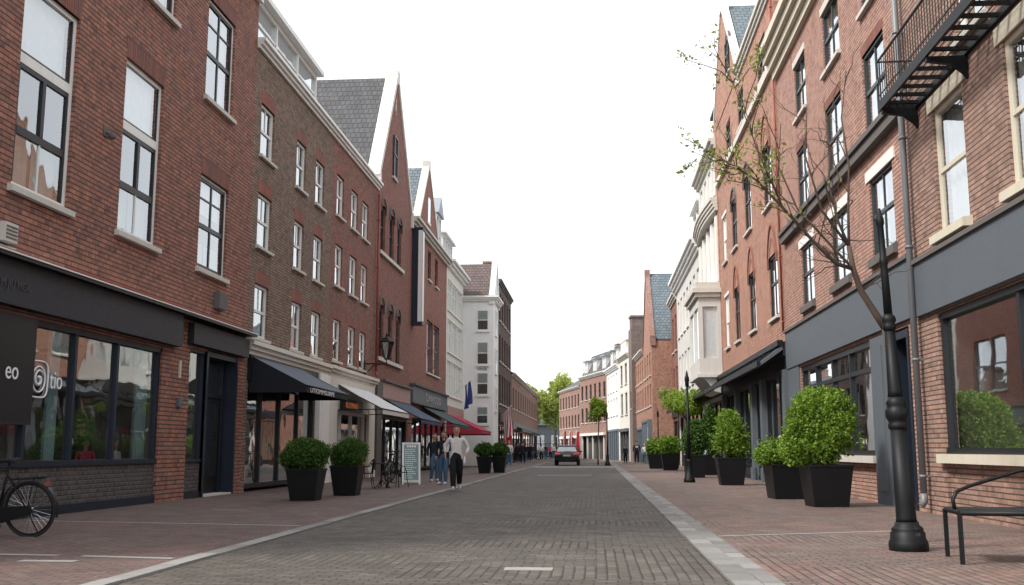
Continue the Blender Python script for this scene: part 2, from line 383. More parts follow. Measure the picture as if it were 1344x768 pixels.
def struct(name,mb,mats,kind='structure',label=None):
    o=mb.build(name,mats); o['kind']=kind
    if label: o['label']=label
    return o
def text(name,body,size,parent,loc,rot,mat,extrude=.006,sx=1.,align='LEFT',bold=0.):
    cu=bpy.data.curves.new(name,'FONT'); cu.body=body; cu.size=size; cu.extrude=extrude; cu.align_x=align; cu.resolution_u=3; cu.offset=bold
    tmp=bpy.data.objects.new('t',cu); COL.objects.link(tmp); dg=bpy.context.evaluated_depsgraph_get(); dg.update(); me=bpy.data.meshes.new_from_object(tmp.evaluated_get(dg)); bpy.data.objects.remove(tmp); bpy.data.curves.remove(cu); me.name=name; me.materials.clear(); me.materials.append(M[mat]); o=link(name,me,parent,loc); o.rotation_euler=rot; o.scale=(sx,1,1); return o
FACE=(R(90),0,0)                          # writing on a facade, in the facade's own frame
def leaves(n,size,sampler,seed,flat=0.,elong=1.5):
    g=np.random.default_rng(seed); P=sampler(g,n); n=len(P)
    d=g.normal(size=(n,3)); d/=np.linalg.norm(d,axis=1)[:,None]
    a=np.cross(d,g.normal(size=(n,3))); a/=np.linalg.norm(a,axis=1)[:,None]; b=np.cross(d,a)
    s=size*g.uniform(.6,1.35,(n,1)); L=a*s*elong*.5; W=b*s*.5; bend=d*s*.18
    V=np.stack([P-L,P+W*.9-bend,P+L,P-W*.9-bend],1).reshape(-1,3)
    F=(np.arange(n)[:,None]*4+np.arange(4)).tolist()
    return V,F
def leaf_obj(name,V,F,mat,parent,loc=(0,0,0)):
    me=bpy.data.meshes.new(name); me.from_pydata(V.tolist(),[],F); me.materials.append(M[mat]); me.update()
    return link(name,me,parent,loc)
def shell(c,r,lumps=5,inner=.35,amp=.18,seed=1,flat_bottom=None):
    """points through a lumpy ellipsoid, denser to the outside; c centre, r radii"""
    lr=np.random.default_rng(seed); ld=lr.normal(size=(lumps*5,3)); ld/=np.linalg.norm(ld,axis=1)[:,None]; la=lr.uniform(-1,1,lumps*5)*amp
    def f(g,n):
        d=g.normal(size=(n,3)); d/=np.linalg.norm(d,axis=1)[:,None]
        k=(inner+(1-inner)*g.uniform(0,1,n)**.45)
        w=1+np.clip((np.maximum(0,d@ld.T-.72)/.28*la).sum(1),-.3,.28)+g.normal(size=n)*.045
        p=d*k[:,None]*w[:,None]*np.array(r)+np.array(c)
        if flat_bottom is not None: p=p[p[:,2]>flat_bottom+g.uniform(-.03,.03,len(p))]
        return p
    return f

# ------------------------------------------------------------------ buildings
class Bld:
    """local frame: x along the facade left to right as seen from the street, y into the building, z up"""
    def __init__(s,name,label,A,B,D=9.,side=None,group=None):
        s.A=Vector((A[0],A[1])); s.B=Vector((B[0],B[1])); d=s.B-s.A; s.L=d.length; s.D=D
        s.root=thing(name,label,'building',(A[0],A[1],0),math.atan2(d.y,d.x),group); s.dy=d.y/s.L; s.cache={}
        s.holes=[]
    def U(s,Y): return (Y-s.A.y)/s.dy
    def span(s,Ya,Yb): a,b=s.U(Ya),s.U(Yb); return (min(a,b),max(a,b))
    def part(s,name,mb,mats,parent=None,loc=(0,0,0),bevel=0,label=None):
        o=mb.build(name,mats,parent or s.root,loc,bevel=bevel)
        if label: o['label']=label
        return o
    def wall(s,z1,mat,holes=(),u0=0.,u1=None,rd=.22,gable=None,name='wall',z0=0.,top=True):
        u1=s.L if u1 is None else u1; mb=MB(); holes=[h for h in list(s.holes)+list(holes)]
        us=sorted({round(x,4) for x in [u0,u1]+[q for h in holes for q in h[:2]] if u0<=x<=u1}); zs=sorted({round(x,4) for x in [z0,z1]+[q for h in holes for q in h[2:]] if z0<=x<=z1})
        for i in range(len(us)-1):
            for j in range(len(zs)-1):
                cu,cz=(us[i]+us[i+1])/2,(zs[j]+zs[j+1])/2
                if any(h[0]<cu<h[1] and h[2]<cz<h[3] for h in holes): continue
                mb.face([(us[i],0,zs[j]),(us[i+1],0,zs[j]),(us[i+1],0,zs[j+1]),(us[i],0,zs[j+1])],(0,-1,0))
        for a,b,c,d in holes:
            mb.face([(a,0,c),(a,rd,c),(a,rd,d),(a,0,d)],(1,0,0)); mb.face([(b,0,c),(b,rd,c),(b,rd,d),(b,0,d)],(-1,0,0))
            mb.face([(a,0,c),(b,0,c),(b,rd,c),(a,rd,c)],(0,0,1)); mb.face([(a,0,d),(b,0,d),(b,rd,d),(a,rd,d)],(0,0,-1))
        D=s.D
        mb.face([(u0,0,z0),(u0,D,z0),(u0,D,z1),(u0,0,z1)],(-1,0,0)); mb.face([(u1,0,z0),(u1,D,z0),(u1,D,z1),(u1,0,z1)],(1,0,0))
        mb.face([(u0,D,z0),(u1,D,z0),(u1,D,z1),(u0,D,z1)],(0,1,0))
        if gable:
            ga,gb,gp,gz=gable
            mb.prism([(ga,0,z1),(gb,0,z1),(gp,0,gz)],(0,.3,0))
        s.wz=z1
        return s.part(name,mb,mat)
    def flat(s,z,mat='lead',u0=0.,u1=None,th=.15):
        u1=s.L if u1 is None else u1
        return s.part('roof',MB().box(u0+.01,u1-.01,.02,s.D-.02,z-th,z),mat)
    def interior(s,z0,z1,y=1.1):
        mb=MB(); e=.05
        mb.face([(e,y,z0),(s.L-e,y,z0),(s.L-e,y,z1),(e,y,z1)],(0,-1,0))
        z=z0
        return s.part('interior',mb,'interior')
    def cornice(s,z0,z1,n,mat,u0=0.,u1=None,steps=3,name='cornice'):
        u1=s.L if u1 is None else u1; mb=MB(); h=(z1-z0)/steps
        for k in range(steps):
            nn=n*(k+1)/steps; mb.box(u0,u1,-nn,-.003,z0+k*h+(.0 if k==0 else .002),z0+(k+1)*h)
        return s.part(name,mb,mat,bevel=.012)
    def gable_roof(s,ua,ub,up,z0,zp,mat,coping='stone',y1=None,over=.02,cw=.45,ch=.22):
        D=y1 or s.D; mb=MB(); th=.14
        for a,p in ((ua,up),(ub,up)):
            mb.prism([(a,.31,z0+.01),(p,.31,zp+.01),(p,.31,zp-th*1.6),(a,.31,z0-th)],(0,D-.31,0))
        o=s.part('roof',mb,mat)
        if coping:
            mb=MB()
            for a in (ua,ub):
                d=Vector((up-a,0,zp-z0)); L=d.length; d.normalize(); nrm=Vector((-d.z,0,d.x)); 
                if nrm.z<0: nrm=-nrm
                p0=Vector((a,-.08,z0)); p1=Vector((up,-.08,zp))
                mb.prism([p0-nrm*.02,p1-nrm*.02,p1+nrm*ch,p0+nrm*ch],(0,cw+.08,0))
                sgn=-1 if a<up else 1
                mb.box(a-.12,a+.12,-.12,cw+.02,z0-.5,z0+.28)
            mb.box(up-.3,up+.3,-.1,cw+.02,zp-.35,zp+.3)
            s.part('coping',mb,coping)
        return o
    def ridge_roof(s,z0,zr,mat,u0=0.,u1=None,over=.15,y_r=None):       # ridge parallel to the street
        u1=s.L if u1 is None else u1; D=s.D; yr=y_r or D/2; mb=MB(); th=.16
        mb.prism([(u0,-over,z0),(u0,yr,zr),(u0,D+over,z0),(u0,D+over,z0-th),(u0,-over,z0-th)],(u1-u0,0,0))
        return s.part('roof',mb,mat)
    def mansard(s,z0,z1,mat,u0=0.,u1=None,back=1.4):
        u1=s.L if u1 is None else u1; D=s.D; mb=MB()
        mb.prism([(u0+.02,.12,z0),(u0+.02,.12+back,z1),(u0+.02,D-.1,z1),(u0+.02,D-.1,z0)],(u1-u0-.04,0,0))
        return s.part('roof',mb,mat)
    def dormer(s,roof,ua,ub,z0,z1,y0,y1,mat='white',cap='lead',panes=2,side=None,rooftop='flat'):
        mb=MB(); f=.1
        mb.box(ua,ub,y0+.1,y1,z0,z1)
        o=s.part('dormer',mb,side or mat,roof)
        fr=MB(); w=(ub-ua)/panes
        fr.box(ua-.03,ub+.03,y0,y0+.1,z0-.08,z0+.1); fr.box(ua-.03,ub+.03,y0,y0+.1,z1-.14,z1)
        for k in range(panes+1):
            x=ua+k*w; fr.box(max(ua-.03,x-f/2),min(ub+.03,x+f/2),y0+.002,y0+.1,z0+.1,z1-.14)
        fr.box(ua,ub,y0+.04,y0+.1,(z0+z1)/2-.03,(z0+z1)/2+.03)
        fr.box(ua+.02,ub-.02,y0+.097,y0+.102,z0+.1,z1-.14,1)
        s.part('window',fr,[mat,'blind'],roof)
        p=MB(); p.face([(ua,y0+.075,z0+.1),(ub,y0+.075,z0+.1),(ub,y0+.075,z1-.14),(ua,y0+.075,z1-.14)],(0,-1,0)); s.part('pane',p,'glass',roof)
        c=MB()
        if rooftop=='flat': c.box(ua-.2,ub+.2,y0-.22,y1+.1,z1,z1+.16)
        else:
            um=(ua+ub)/2; c.prism([(ua-.15,y0-.15,z1),(ub+.15,y0-.15,z1),(um,y0-.15,z1+(ub-ua)*.6)],(0,y1-y0+.2,0))
        s.part('dormer_roof',c,cap if rooftop=='flat' else cap,roof)
        return o
    # a window: frame mesh + pane, sill, lintel, curtain as its children
    def win(s,Ya,Yb,z0,z1,style='sash',rec=.14,sill='stone',sillh=.11,lintel=None,lh=.3,lover=.1,curtain='rand',hood=None,loc_u=None,glassm='glass',sillover=.1,silln=.1,hole=True):
        a,b=s.span(Ya,Yb) if loc_u is None else loc_u
        w=round(b-a,2); h=round(z1-z0,2); key=(style,w,h,rec,glassm)
        if hole: s.holes.append((a,a+w,z0,z0+h))
        if key not in WC: WC[key]=window_meshes(style,w,h,rec,glassm)
        fm,pm=WC[key]
        o=link('window',fm,s.root,(a,0,z0)); link('pane',pm,o)
        if sill:
            k=('sill',w,sill,sillh,sillover,silln)
            if k not in WC:
                mb=MB().prism([(-sillover,-silln,-.02),(-sillover,-silln,-sillh),(-sillover,-.002,-sillh),(-sillover,.1,-sillh),(-sillover,.1,.02)],(w+2*sillover,0,0)); WC[k]=mb.mesh('sill',[M[sill]])
            link('sill',WC[k],o)
        if lintel:
            k=('lin',w,lintel,lh,lover)
            if k not in WC:
                mb=MB()
                if lintel.startswith('soldier'):
                    nseg=8; rise=.06
                    top=[(-lover*.4-.05+(w+lover*.8+.1)*q/nseg,-.004,.0+lh+rise*math.sin(math.pi*q/nseg)) for q in range(nseg+1)]
                    mb.prism([(0,-.004,.0)]+[(w,-.004,.0)]+top[::-1],(0,.1,0))
                else: mb.box(-lover,w+lover,-.03,.08,.003,lh)
                WC[k]=mb.mesh('lintel',[M[lintel]])
            link('lintel',WC[k],o,(0,0,h))
        if hood:
            k=('hood',w,hood)
            if k not in WC: WC[k]=hood_mesh(w,hood)
            link('hood_mould',WC[k],o,(0,0,h))
        if curtain:
            c=rnd.choice(['drape','drape','blind','half','side']) if curtain=='rand' else curtain
            k=('cur',w,h,c,rec)
            if k not in WC: WC[k]=curtain_mesh(w,h,c,rec)
            if WC[k]: link('curtain',WC[k],o)
        return o
    def awning(s,Ya,Yb,zt,zf,n,val,mat,valmat=None,sidem=None,label=None,wave=.0):
        a,b=s.span(Ya,Yb); mb=MB(); K=14; rows=[]
        for i in range(K+1):
            u=a+(b-a)*i/K; sg=.02*math.sin(math.pi*((i*2)%K)/K)
            rows.append([(u,-.04,zt),(u,-n*.5,(zt+zf)/2-sg-.02),(u,-n,zf)])
        mb.grid(rows,False,True); mb.grid([[(p[0],p[1],p[2]-.025) for p in r] for r in rows],False,True,flip=True)
        o=s.part('awning',mb,mat,label=label)
        v=MB(); K=max(6,int((b-a)/.35))
        pts=[]
        for i in range(K):
            u0=a+(b-a)*i/K; u1=a+(b-a)*(i+1)/K; um=(u0+u1)/2; d=wave
            v.face([(u0,-n-.005,zf),(u1,-n-.005,zf),(u1,-n-.005,zf-val+d),(um,-n-.005,zf-val),(u0,-n-.005,zf-val+d)],(0,-1,0))
            v.face([(u0,-n+.005,zf),(u1,-n+.005,zf),(u1,-n+.005,zf-val+d),(um,-n+.005,zf-val),(u0,-n+.005,zf-val+d)],(0,1,0))
        s.part('valance',v,valmat or mat,o)
        fr=MB(); 
        for u in (a+.06,b-.06):
            fr.tube([(u,-.02,zf-.05),(u,-n+.02,zf-.03)],.018,6); fr.tube([(u,-.02,zt-.05),(u,-n+.02,zf-.03)],.014,6)
        fr.tube([(a,-n,zf-.02),(b,-n,zf-.02)],.025,6)
        s.part('awning_frame',fr,'black_metal',o)
        if sidem:
            for u in (a,b):
                sd=MB(); sd.prism([(u,-.03,zt-.01),(u,-n,zf),(u,-n,zf-val),(u,-.03,zf-val)],(.012,0,0)); s.part('side_panel',sd,sidem,o)
        return o
    def shop(s,Ya,Yb,zs,zt,mull,frame='black',transom=None,riser='charcoal',rec=.15,fw=.09,room=3.2,sill=None,glassm='shopglass',rzb=.1,wallm='shopwall',hole=True):
        a,b=s.span(Ya,Yb); fr=MB()
        if hole: s.holes.append((a,b,0.,zt))
        y0,y1=rec-.1,rec
        fr.box(a,b,y0-.02,y1+.02,zt-fw,zt); fr.box(a,b,y0-.03,y1+.02,zs,zs+fw)
        fr.box(a,a+fw,y0,y1,zs+fw,zt-fw); fr.box(b-fw,b,y0,y1,zs+fw,zt-fw)
        for Y in mull:
            u=s.U(Y); fr.box(u-fw*.45,u+fw*.45,y0+.003,y1,zs+fw,zt-fw)
        if transom: fr.box(a+fw,b-fw,y0+.006,y1,transom-fw*.4,transom+fw*.4)
        o=s.part('shopfront',fr,frame,bevel=.008)
        p=MB(); p.face([(a,rec-.03,zs+.02),(b,rec-.03,zs+.02),(b,rec-.03,zt-.02),(a,rec-.03,zt-.02)],(0,-1,0)); s.part('pane',p,glassm,o)
        if zs>.2:
            r=MB(); r.box(a,b,rec-.09,rec+.08,rzb+.08,zs-.003); s.part('stall_riser',r,riser,o)
            r=MB(); r.box(a,b,rec-.13,rec+.02,0.,rzb+.08); s.part('plinth',r,frame,o)
        if sill:
            r=MB(); r.box(a-.15,b+.15,-.12,rec-.02,zs-.14,zs+.012); s.part('sill',r,sill,o,bevel=.01)
        # the room behind
        q=MB(); e=.02; y=rec+.05
        q.face([(a+e,y+room,0.06),(b-e,y+room,0.06),(b-e,y+room,zt+.1),(a+e,y+room,zt+.1)],(0,-1,0),0)
        q.face([(a+e,y,0.06),(a+e,y+room,0.06),(a+e,y+room,zt+.1),(a+e,y,zt+.1)],(1,0,0),0)
        q.face([(b-e,y,0.06),(b-e,y+room,0.06),(b-e,y+room,zt+.1),(b-e,y,zt+.1)],(-1,0,0),0)
        q.face([(a+e,y,.06),(b-e,y,.06),(b-e,y+room,.06),(a+e,y+room,.06)],(0,0,1),1)
        q.face([(a+e,y,zt+.1),(b-e,y,zt+.1),(b-e,y+room,zt+.1),(a+e,y+room,zt+.1)],(0,0,-1),0)
        g=random.Random(int(a*100)+int(zt*77)+int(b*31))
        n=max(2,int((b-a)/1.3))
        for i in range(n):        # shelving, pictures, counters
            x=a+.3+(b-a-.6)*(i+.2*g.random())/n; hgt=g.uniform(.8,2.3); w=g.uniform(.5,1.0)
            q.box(x,min(b-.1,x+w),y+room-g.uniform(.35,.6),y+room-.02,.062,hgt,2)
            q.box(x+.05,min(b-.12,x+w*.8),y+room-.03,y+room-.012,hgt+.12,hgt+.12+g.uniform(.25,.5),g.choice([3,4]))
        for i in range(max(1,n//2)):
            x=a+.5+g.random()*(b-a-1.3); yy=y+.6+g.random()*1.1
            q.box(x,x+.7,yy,yy+.6,.74,.78,2); q.box(x+.3,x+.38,yy+.26,yy+.34,.062,.74,3)
        s.part('shop_interior',q,[wallm,'interior','wood','blind','teal'],o)
        return o
WC={}
def window_meshes(style,w,h,rec,glassm):
    mb=MB(); f=.065; y0,y1=rec-.035,rec+.03
    def fr(x0,x1,z0,z1,d=0.,mi=0):
        if d==0. and mi==0 or abs(d)<.003: mb.box(x0,x1,y0,y1,z0,z1,mi)
        else: mb.box(x0,x1,rec-.024+d*.4,rec+.009+d*.2,z0,z1,mi)
    mats=['white']
    def outer(t,mi=0):
        fr(0,w,0,t,0,mi); fr(0,w,h-t,h,0,mi); fr(0,t,t,h-t,0,mi); fr(w-t,w,t,h-t,0,mi)
    if style=='tall':
        mats=['white','dkframe']; outer(.085); zr=h*.62
        fr(.085,w-.085,zr-.09,zr+.09,-.01,0)
        # black casement in the lower two thirds
        i=.09; fr(i,w-i,zr-.18,zr-.092,.004,1); fr(i,i+.07,.1,zr-.18,.004,1); fr(w-i-.07,w-i,.1,zr-.18,.004,1)
        zm=zr*.45; fr(i+.07,w-i-.07,zm-.08,zm+.06,-.006,1); fr(w/2-.05,w/2+.05,zm+.06,zr-.18,.0,1)
        fr(w/2-.02,w/2+.02,.085,zm-.08,.01,0); fr(i,w-i,zr+.1,zr+.13,.012,1); fr(w-i-.03,w-i,zr+.13,h-.09,.012,1); fr(i,i+.02,zr+.13,h-.09,.012,1)
    elif style=='grid':
        mats=['white','dkframe']; outer(.06); i=.06
        fr(i,w-i,i,i+.07,.006,1); fr(i,w-i,h-i-.07,h-i,.006,1); fr(i,i+.07,i+.07,h-i-.07,.006,1); fr(w-i-.07,w-i,i+.07,h-i-.07,.006,1)
        fr(i+.07,w-i-.07,h*.47-.06,h*.47+.05,-.004,1); fr(w/2-.035,w/2+.035,i+.07,h*.47-.06,.012,1); fr(w/2-.035,w/2+.035,h*.47+.05,h-i-.07,.012,1)
        fr(i+.07,w-i-.07,h*.76-.02,h*.76+.02,.02,1)
    elif style in('sash','sashgrey','sashcream'):
        mats=[{'sash':'white','sashgrey':'greyframe','sashcream':'creamstone'}[style]]; outer(f+.015)
        fr(f,w-f,h*.5-.04,h*.5+.035,-.012)
        if style=='sash': fr(w/2-.015,w/2+.015,h*.5+.035,h-f-.015,.015)
    elif style=='dark':
        mats=['dkteal']; outer(.07); fr(.07,w-.07,h*.52-.045,h*.52+.04,-.012)
        fr(w/2-.02,w/2+.02,.075,h-.075,.012)
    elif style=='narrowdark':
        mats=['dkframe']; outer(.07); fr(.06,w-.06,h*.55-.035,h*.55+.035,-.01); fr(w/2-.015,w/2+.015,.07,h-.07,.012)
    elif style=='band':
        mats=['white']; outer(.09); n=max(2,round(w/1.1))
        for k in range(1,n): fr(w*k/n-.06,w*k/n+.06,.09,h-.09,.0)
        fr(.09,w-.09,h*.62-.03,h*.62+.03,.012)
    elif style=='gothic':
        mats=['dkframe']; outer(.08); fr(.07,w-.07,h*.55-.04,h*.55+.04,-.01); fr(w/2-.03,w/2+.03,.08,h-.08,.01)
    p=MB(); cuts=[.03,h*.279,h*.62,h-.03] if style=='tall' else [.03,h*.5,h-.03]
    for z0,z1 in zip(cuts[:-1],cuts[1:]): p.face([(.03,rec+.0,z0),(w-.03,rec+.0,z0),(w-.03,rec,z1),(.03,rec,z1)],(0,-1,0))
    return mb.mesh('window',[M[m] for m in mats]),p.mesh('pane',[M[glassm]])
def hood_mesh(w,kind):
    mb=MB(); ht=w*(.62 if kind.startswith('pointed') else .28); t=.11; K=10
    def arc(e):
        pts=[]
        for q in range(K+1):
            x=-e+(w+2*e)*q/K; s=abs(2*(q/K)-1); z=(ht+e)*(1-s**(1.9 if kind.startswith('pointed') else 2.))**(.8)
            pts.append((x,z))
        return pts
    I=arc(0.); O_=arc(t)
    for q in range(K):
        mb.prism([(I[q][0],-.06,I[q][1]),(I[q+1][0],-.06,I[q+1][1]),(O_[q+1][0],-.06,O_[q+1][1]),(O_[q][0],-.06,O_[q][1])],(0,.1,0),0)
    mb.prism([(x,-.012,z) for x,z in I],(0,.05,0),1)
    I2=[(w/2+(x-w/2)*.62,z*.62) for x,z in I]
    for q in range(K): mb.prism([(I2[q][0],-.03,I2[q][1]),(I2[q+1][0],-.03,I2[q+1][1]),(I2[q+1][0]*.9+w*.05,-.03,I2[q+1][1]*.86),(I2[q][0]*.9+w*.05,-.03,I2[q][1]*.86)],(0,.03,0),0)
    for x in (-t,w): mb.box(x,x+t,-.06,.04,-.35,-.002,0)
    mats={'pointed':['brick_rust','brick_salmon'],'round':['darkstone','brick_plum']}[kind]
    return mb.mesh('hood_mould',[M[m] for m in mats])
def curtain_mesh(w,h,c,rec):
    mb=MB(); y=rec+.16; mats=['curtain']
    def drape(x0,x1,z0,z1,amp=.035):
        K=max(6,int((x1-x0)/.05)); ph=rnd.random()*6
        rows=[[(x0+(x1-x0)*i/K,y+amp*math.sin(i*1.3+ph)+amp*.4*math.sin(i*2.9),z) for i in range(K+1)] for z in (z0,z1)]
        mb.grid(rows,False,True)
    if c=='drape': drape(.02,w*.3,0,h); drape(w*.7,w-.02,0,h)
    elif c=='side': drape(.02,w*.34,0,h)
    elif c=='half': drape(.02,w-.02,0,h*.5); mats=['curtain_green']
    elif c=='blind': mb.box(.03,w-.03,y-.06,y-.055,h*.45,h); mats=['blind']
    elif c=='full': drape(.02,w-.02,0,h)
    elif c=='low':
        drape(.02,w*.46,0,h*.3); drape(w*.56,w-.02,0,h*.3); mb.box(.1,w-.1,y-.03,y-.025,h*.62,h,1); mats=['curtain_green','blind']  # pale sheet added behind the top pane, imitates white sky reflected in it
    return mb.mesh('curtain',[M[m] for m in mats])
def fascia(b,Ya,Yb,z0,z1,n,mat,lip=None,name='fascia'):
    a,c=b.span(Ya,Yb); mb=MB(); mb.box(a,c,-n,-.004,z0,z1)
    o=b.part(name,mb,mat,bevel=.012)
    if lip:
        m2=MB(); m2.box(a-.05,c+.05,-n-.12,-.004,z1+.002,z1+.1); m2.box(a-.03,c+.03,-n-.05,-.004,z0-.07,z0-.002); b.part('moulding',m2,lip,o,bevel=.01)
    return o
XL,XR=-9.4,6.0
def left(name,label,Ya,Yb,X=XL,**k): return Bld(name,label,(X,Ya),(X,Yb),**k)
def right(name,label,Ya,Yb,X=XR,X2=None,**k): return Bld(name,label,(X if X2 is None else X2,Yb),(X,Ya),**k)
def pipe(b,Y,z0,z1,mat,n=.12,r=.055,elbow=True):
    u=b.U(Y); mb=MB(); mb.tube([(u,-n,z0),(u,-n,z1)],r,10)
    z=z0+.3
    while z<z1: mb.tube([(u,-n,z),(u,-n,z+.05)],r*1.25,10); mb.box(u-.015,u+.015,-n,-.002,z+.01,z+.04); z+=2.1
    if elbow: mb.tube([(u,-n,z0+.02),(u,-n,z0-.12),(u,-n-.06,z0-.2)],r*1.05,10)
    return b.part('downpipe',mb,mat)
# ================================================================== LEFT SIDE
# --- nearest building: dark red brick, tall windows, dark shop
b=left('brick_building','dark red brick building over a charcoal shop with tall white and black windows',8.,26.7); L1=b
for Ya,Yb,z0,z1,st,cu in ((15.3,17.1,5.4,9.0,'tall','low'),(19.0,20.8,5.45,9.05,'tall','low'),(11.4,13.2,5.4,9.0,'tall','low'),(23.1,24.95,5.45,7.75,'grid','low'),
        (23.1,24.95,9.7,12.25,'grid','drape'),(19.5,21.2,10.75,13.3,'grid','drape'),(15.3,17.1,10.75,13.3,'grid','side'),(11.4,13.2,10.75,13.3,'grid','side')):
    b.win(Ya,Yb,z0,z1,st,rec=.1,sill='stone',lintel='soldier_dark',lh=.42,curtain=cu,sillh=.12)
b.shop(9.,21.45,.86,3.33,(11.6,14.,16.3,17.85,19.5),frame='navy',riser='brick_grey',fw=.1)
b.shop(22.95,23.98,.86,3.5,(),frame='navy',riser='brick_grey',fw=.07,room=1.2)
ua,ub=b.span(24.0,26.15); b.holes.append((ua,ub,0.,3.55))
e=MB(); e.box(ua-.02,ua+.08,-.02,.5,0.,3.5); e.box(ub-.1,ub+.0,-.02,.5,0.,3.5); e.box(ua+.08,ub-.1,0.,.5,3.4,3.52); e.box(ua+.08,ub-.1,.0,.5,.0,.06,1)
e.box(ua+.08,ua+.2,.3,.44,.06,3.4); e.box(ub-.2,ub-.1,.3,.44,.06,3.4); e.box(ua+.2,ub-.2,.32,.42,2.45,2.55)
e.face([(ua,.62,.0),(ub,.62,0),(ub,.62,3.5),(ua,.62,3.5)],(0,-1,0))
ent=b.part('entrance',e,['navy','stone'],bevel=.008)
d=MB(); d.box(ua+.21,ub-.21,.35,.41,.07,.5); d.box(ua+.21,ub-.21,.35,.41,2.3,2.44); d.box(ua+.21,ua+.33,.35,.41,.5,2.3); d.box(ub-.33,ub-.21,.35,.41,.5,2.3)
b.part('door',d,'black',ent); d=MB(); d.box(ua+.36,ua+.5,.29,.34,1.0,1.35); d.tube([(ua+.40,.32,1.1),(ua+.40,.26,1.1),(ua+.52,.26,1.1)],.014,6); b.part('door_handle',d,'chrome',ent)
d=MB(); d.face([(ua+.32,.38,.5),(ub-.32,.38,.5),(ub-.32,.38,2.3),(ua+.32,.38,2.3)],(0,-1,0)); d.face([(ua+.2,.38,2.55),(ub-.2,.38,2.55),(ub-.2,.38,3.4),(ua+.2,.38,3.4)],(0,-1,0)); b.part('door_pane',d,'shopglass',ent)
b.wall(14.,'brick_dark_red',rd=.3)
b.interior(4.4,13.6); b.flat(14.); b.cornice(13.7,14.25,.4,'white')
fascia(b,8.2,22.02,3.42,4.14,.2,'charcoal'); fascia(b,22.75,26.55,3.58,4.06,.16,'charcoal')
m=MB(); m.box(.1,b.L-.05,-.34,-.004,4.142,4.2); m.box(.1,b.L-.05,-.36,-.004,4.202,4.225,1); b.part('moulding',m,['black','white'],bevel=.006)
m=MB(); m.box(b.U(17.2),b.L-.05,-.008,.05,4.37,4.405); b.part('red_course',m,'pipered')
m=MB(); m.box(b.U(12.2),b.U(16.27),-.07,.04,1.55,3.32); m.box(b.U(12.2),b.U(16.27),-.072,-.06,1.55,1.585,1); sg=b.part('sign_panel',m,['black','charcoal'],bevel=.01)
text('lettering','eo',.42,sg,(b.U(15.42),-.075,2.27),FACE,'letters',.004,.9)
text('lettering','M JIU MGK',.2,b.root,(b.U(14.9),-.208,3.68),FACE,'fadedletters',.003,.9)
# logo lettering on the shop glass: ring, spiral and letters
lg=MB(); cu_,cz_=b.U(16.72),2.34
def ring(mb,cx,cz,rx,rz,r,y=.1,sq=.0):
    pts=[]
    for k in range(28):
        a=2*math.pi*k/28; c_,s_=math.cos(a),math.sin(a); e_=2/(2+sq)
        pts.append((cx+rx*abs(c_)**e_*(1 if c_>0 else -1),y,cz+rz*abs(s_)**e_*(1 if s_>0 else -1)))
    mb.tube(pts,r,6,closed=True)
ring(lg,cu_,cz_,.29,.31,.016,sq=2.); ring(lg,cu_,cz_,.2,.22,.016); lg.tube([(cu_+.16*(1-k/22)*math.cos(k*.42+.6),.1,cz_+.17*(1-k/22)*math.sin(k*.42+.6)) for k in range(20)],[.018+.012*k/20 for k in range(20)],6)
lo=b.part('logo',lg,'letters'); text('logo_letters','tio',.46,lo,(cu_+.36,.1,cz_-.13),FACE,'letters',.004,.85)
for Y0,Y1,yy in ((17.25,17.6,.22),(20.75,21.3,.24)):
    m=MB(); m.box(b.U(Y0),b.U(Y1),yy,yy+.05,.1,3.3); b.part('display_panel',m,'teal')
m=MB(); m.box(b.U(22.32),b.U(22.4),-.04,-.003,2.75,3.15); m.box(b.U(22.28),b.U(22.48),-.07,-.003,2.1,2.3,1); b.part('house_plate',m,['stone','slateblue'],bevel=.006)
m=MB(); m.box(b.U(15.0),b.U(15.35),-.16,-.003,4.42,4.72); 
for k in range(4): m.box(b.U(15.02),b.U(15.33),-.168,-.158,4.46+k*.06,4.49+k*.06,1)
m.tube([(b.U(14.2),-.05,4.34),(b.U(15.5),-.05,4.36)],.015,6); b.part('vent_box',m,['stone','darkstone'])
m=MB(); m.box(b.U(24.25),b.U(24.8),-.16,-.003,4.62,5.02); b.part('alarm_box',m,'darkstone',bevel=.02)
m=MB(); m.ball((b.U(18.3),-.14,7.15),.075); m.tube([(b.U(18.3),-.14,7.16),(b.U(18.3),-.003,7.24)],.03,8); m.box(b.U(18.2),b.U(18.4),-.02,-.003,7.14,7.34); b.part('wall_camera',m,'darkstone')

# --- brown brick house with white dormer
b=left('brown_brick_building','brown brick building with small white sash windows and long white dormer',26.7,35.1); L2=b
for z0,z1 in ((9.45,10.98),(6.82,8.35),(4.25,5.75)):
    for Ya,Yb in ((27.25,28.45),(30.75,31.8),(33.0,34.1)):
        b.win(Ya,Yb,z0,z1,'sash',rec=.1,sill='stone',lintel='soldier',lh=.36,sillh=.1,silln=.1)
b.shop(27.0,33.7,.12,3.0,(28.35,30.1,32.0),frame='black',fw=.12,room=4.)
m=MB(); m.box(b.U(33.75),b.U(35.05),-.16,.1,.0,3.7); m.box(b.U(33.7),b.U(35.08),-.2,-.1,.0,.3); m.box(b.U(33.95),b.U(34.85),-.19,-.158,.6,3.2); b.part('pilaster',m,'white',bevel=.015)
b.wall(12.4,'brick_brown',rd=.24); b.interior(4.2,12.2); b.flat(12.5); b.cornice(12.4,12.7,.24,'white',0.,b.L)
b.cornice(3.72,4.08,.24,'cream',0.,b.L,name='moulding')
rf=MB(); rf.box(.1,b.L-.3,.9,8.,12.5,13.9); rr=b.part('roof',rf,'lead')
b.dormer(rr,b.U(26.85),b.U(33.5),12.72,14.15,.22,5.,'white','white',panes=3)
aw=b.awning(27.02,31.7,3.7,2.88,1.62,.2,'aw_navy','aw_black','aw_black',label='navy awning with pale letters on its valance')
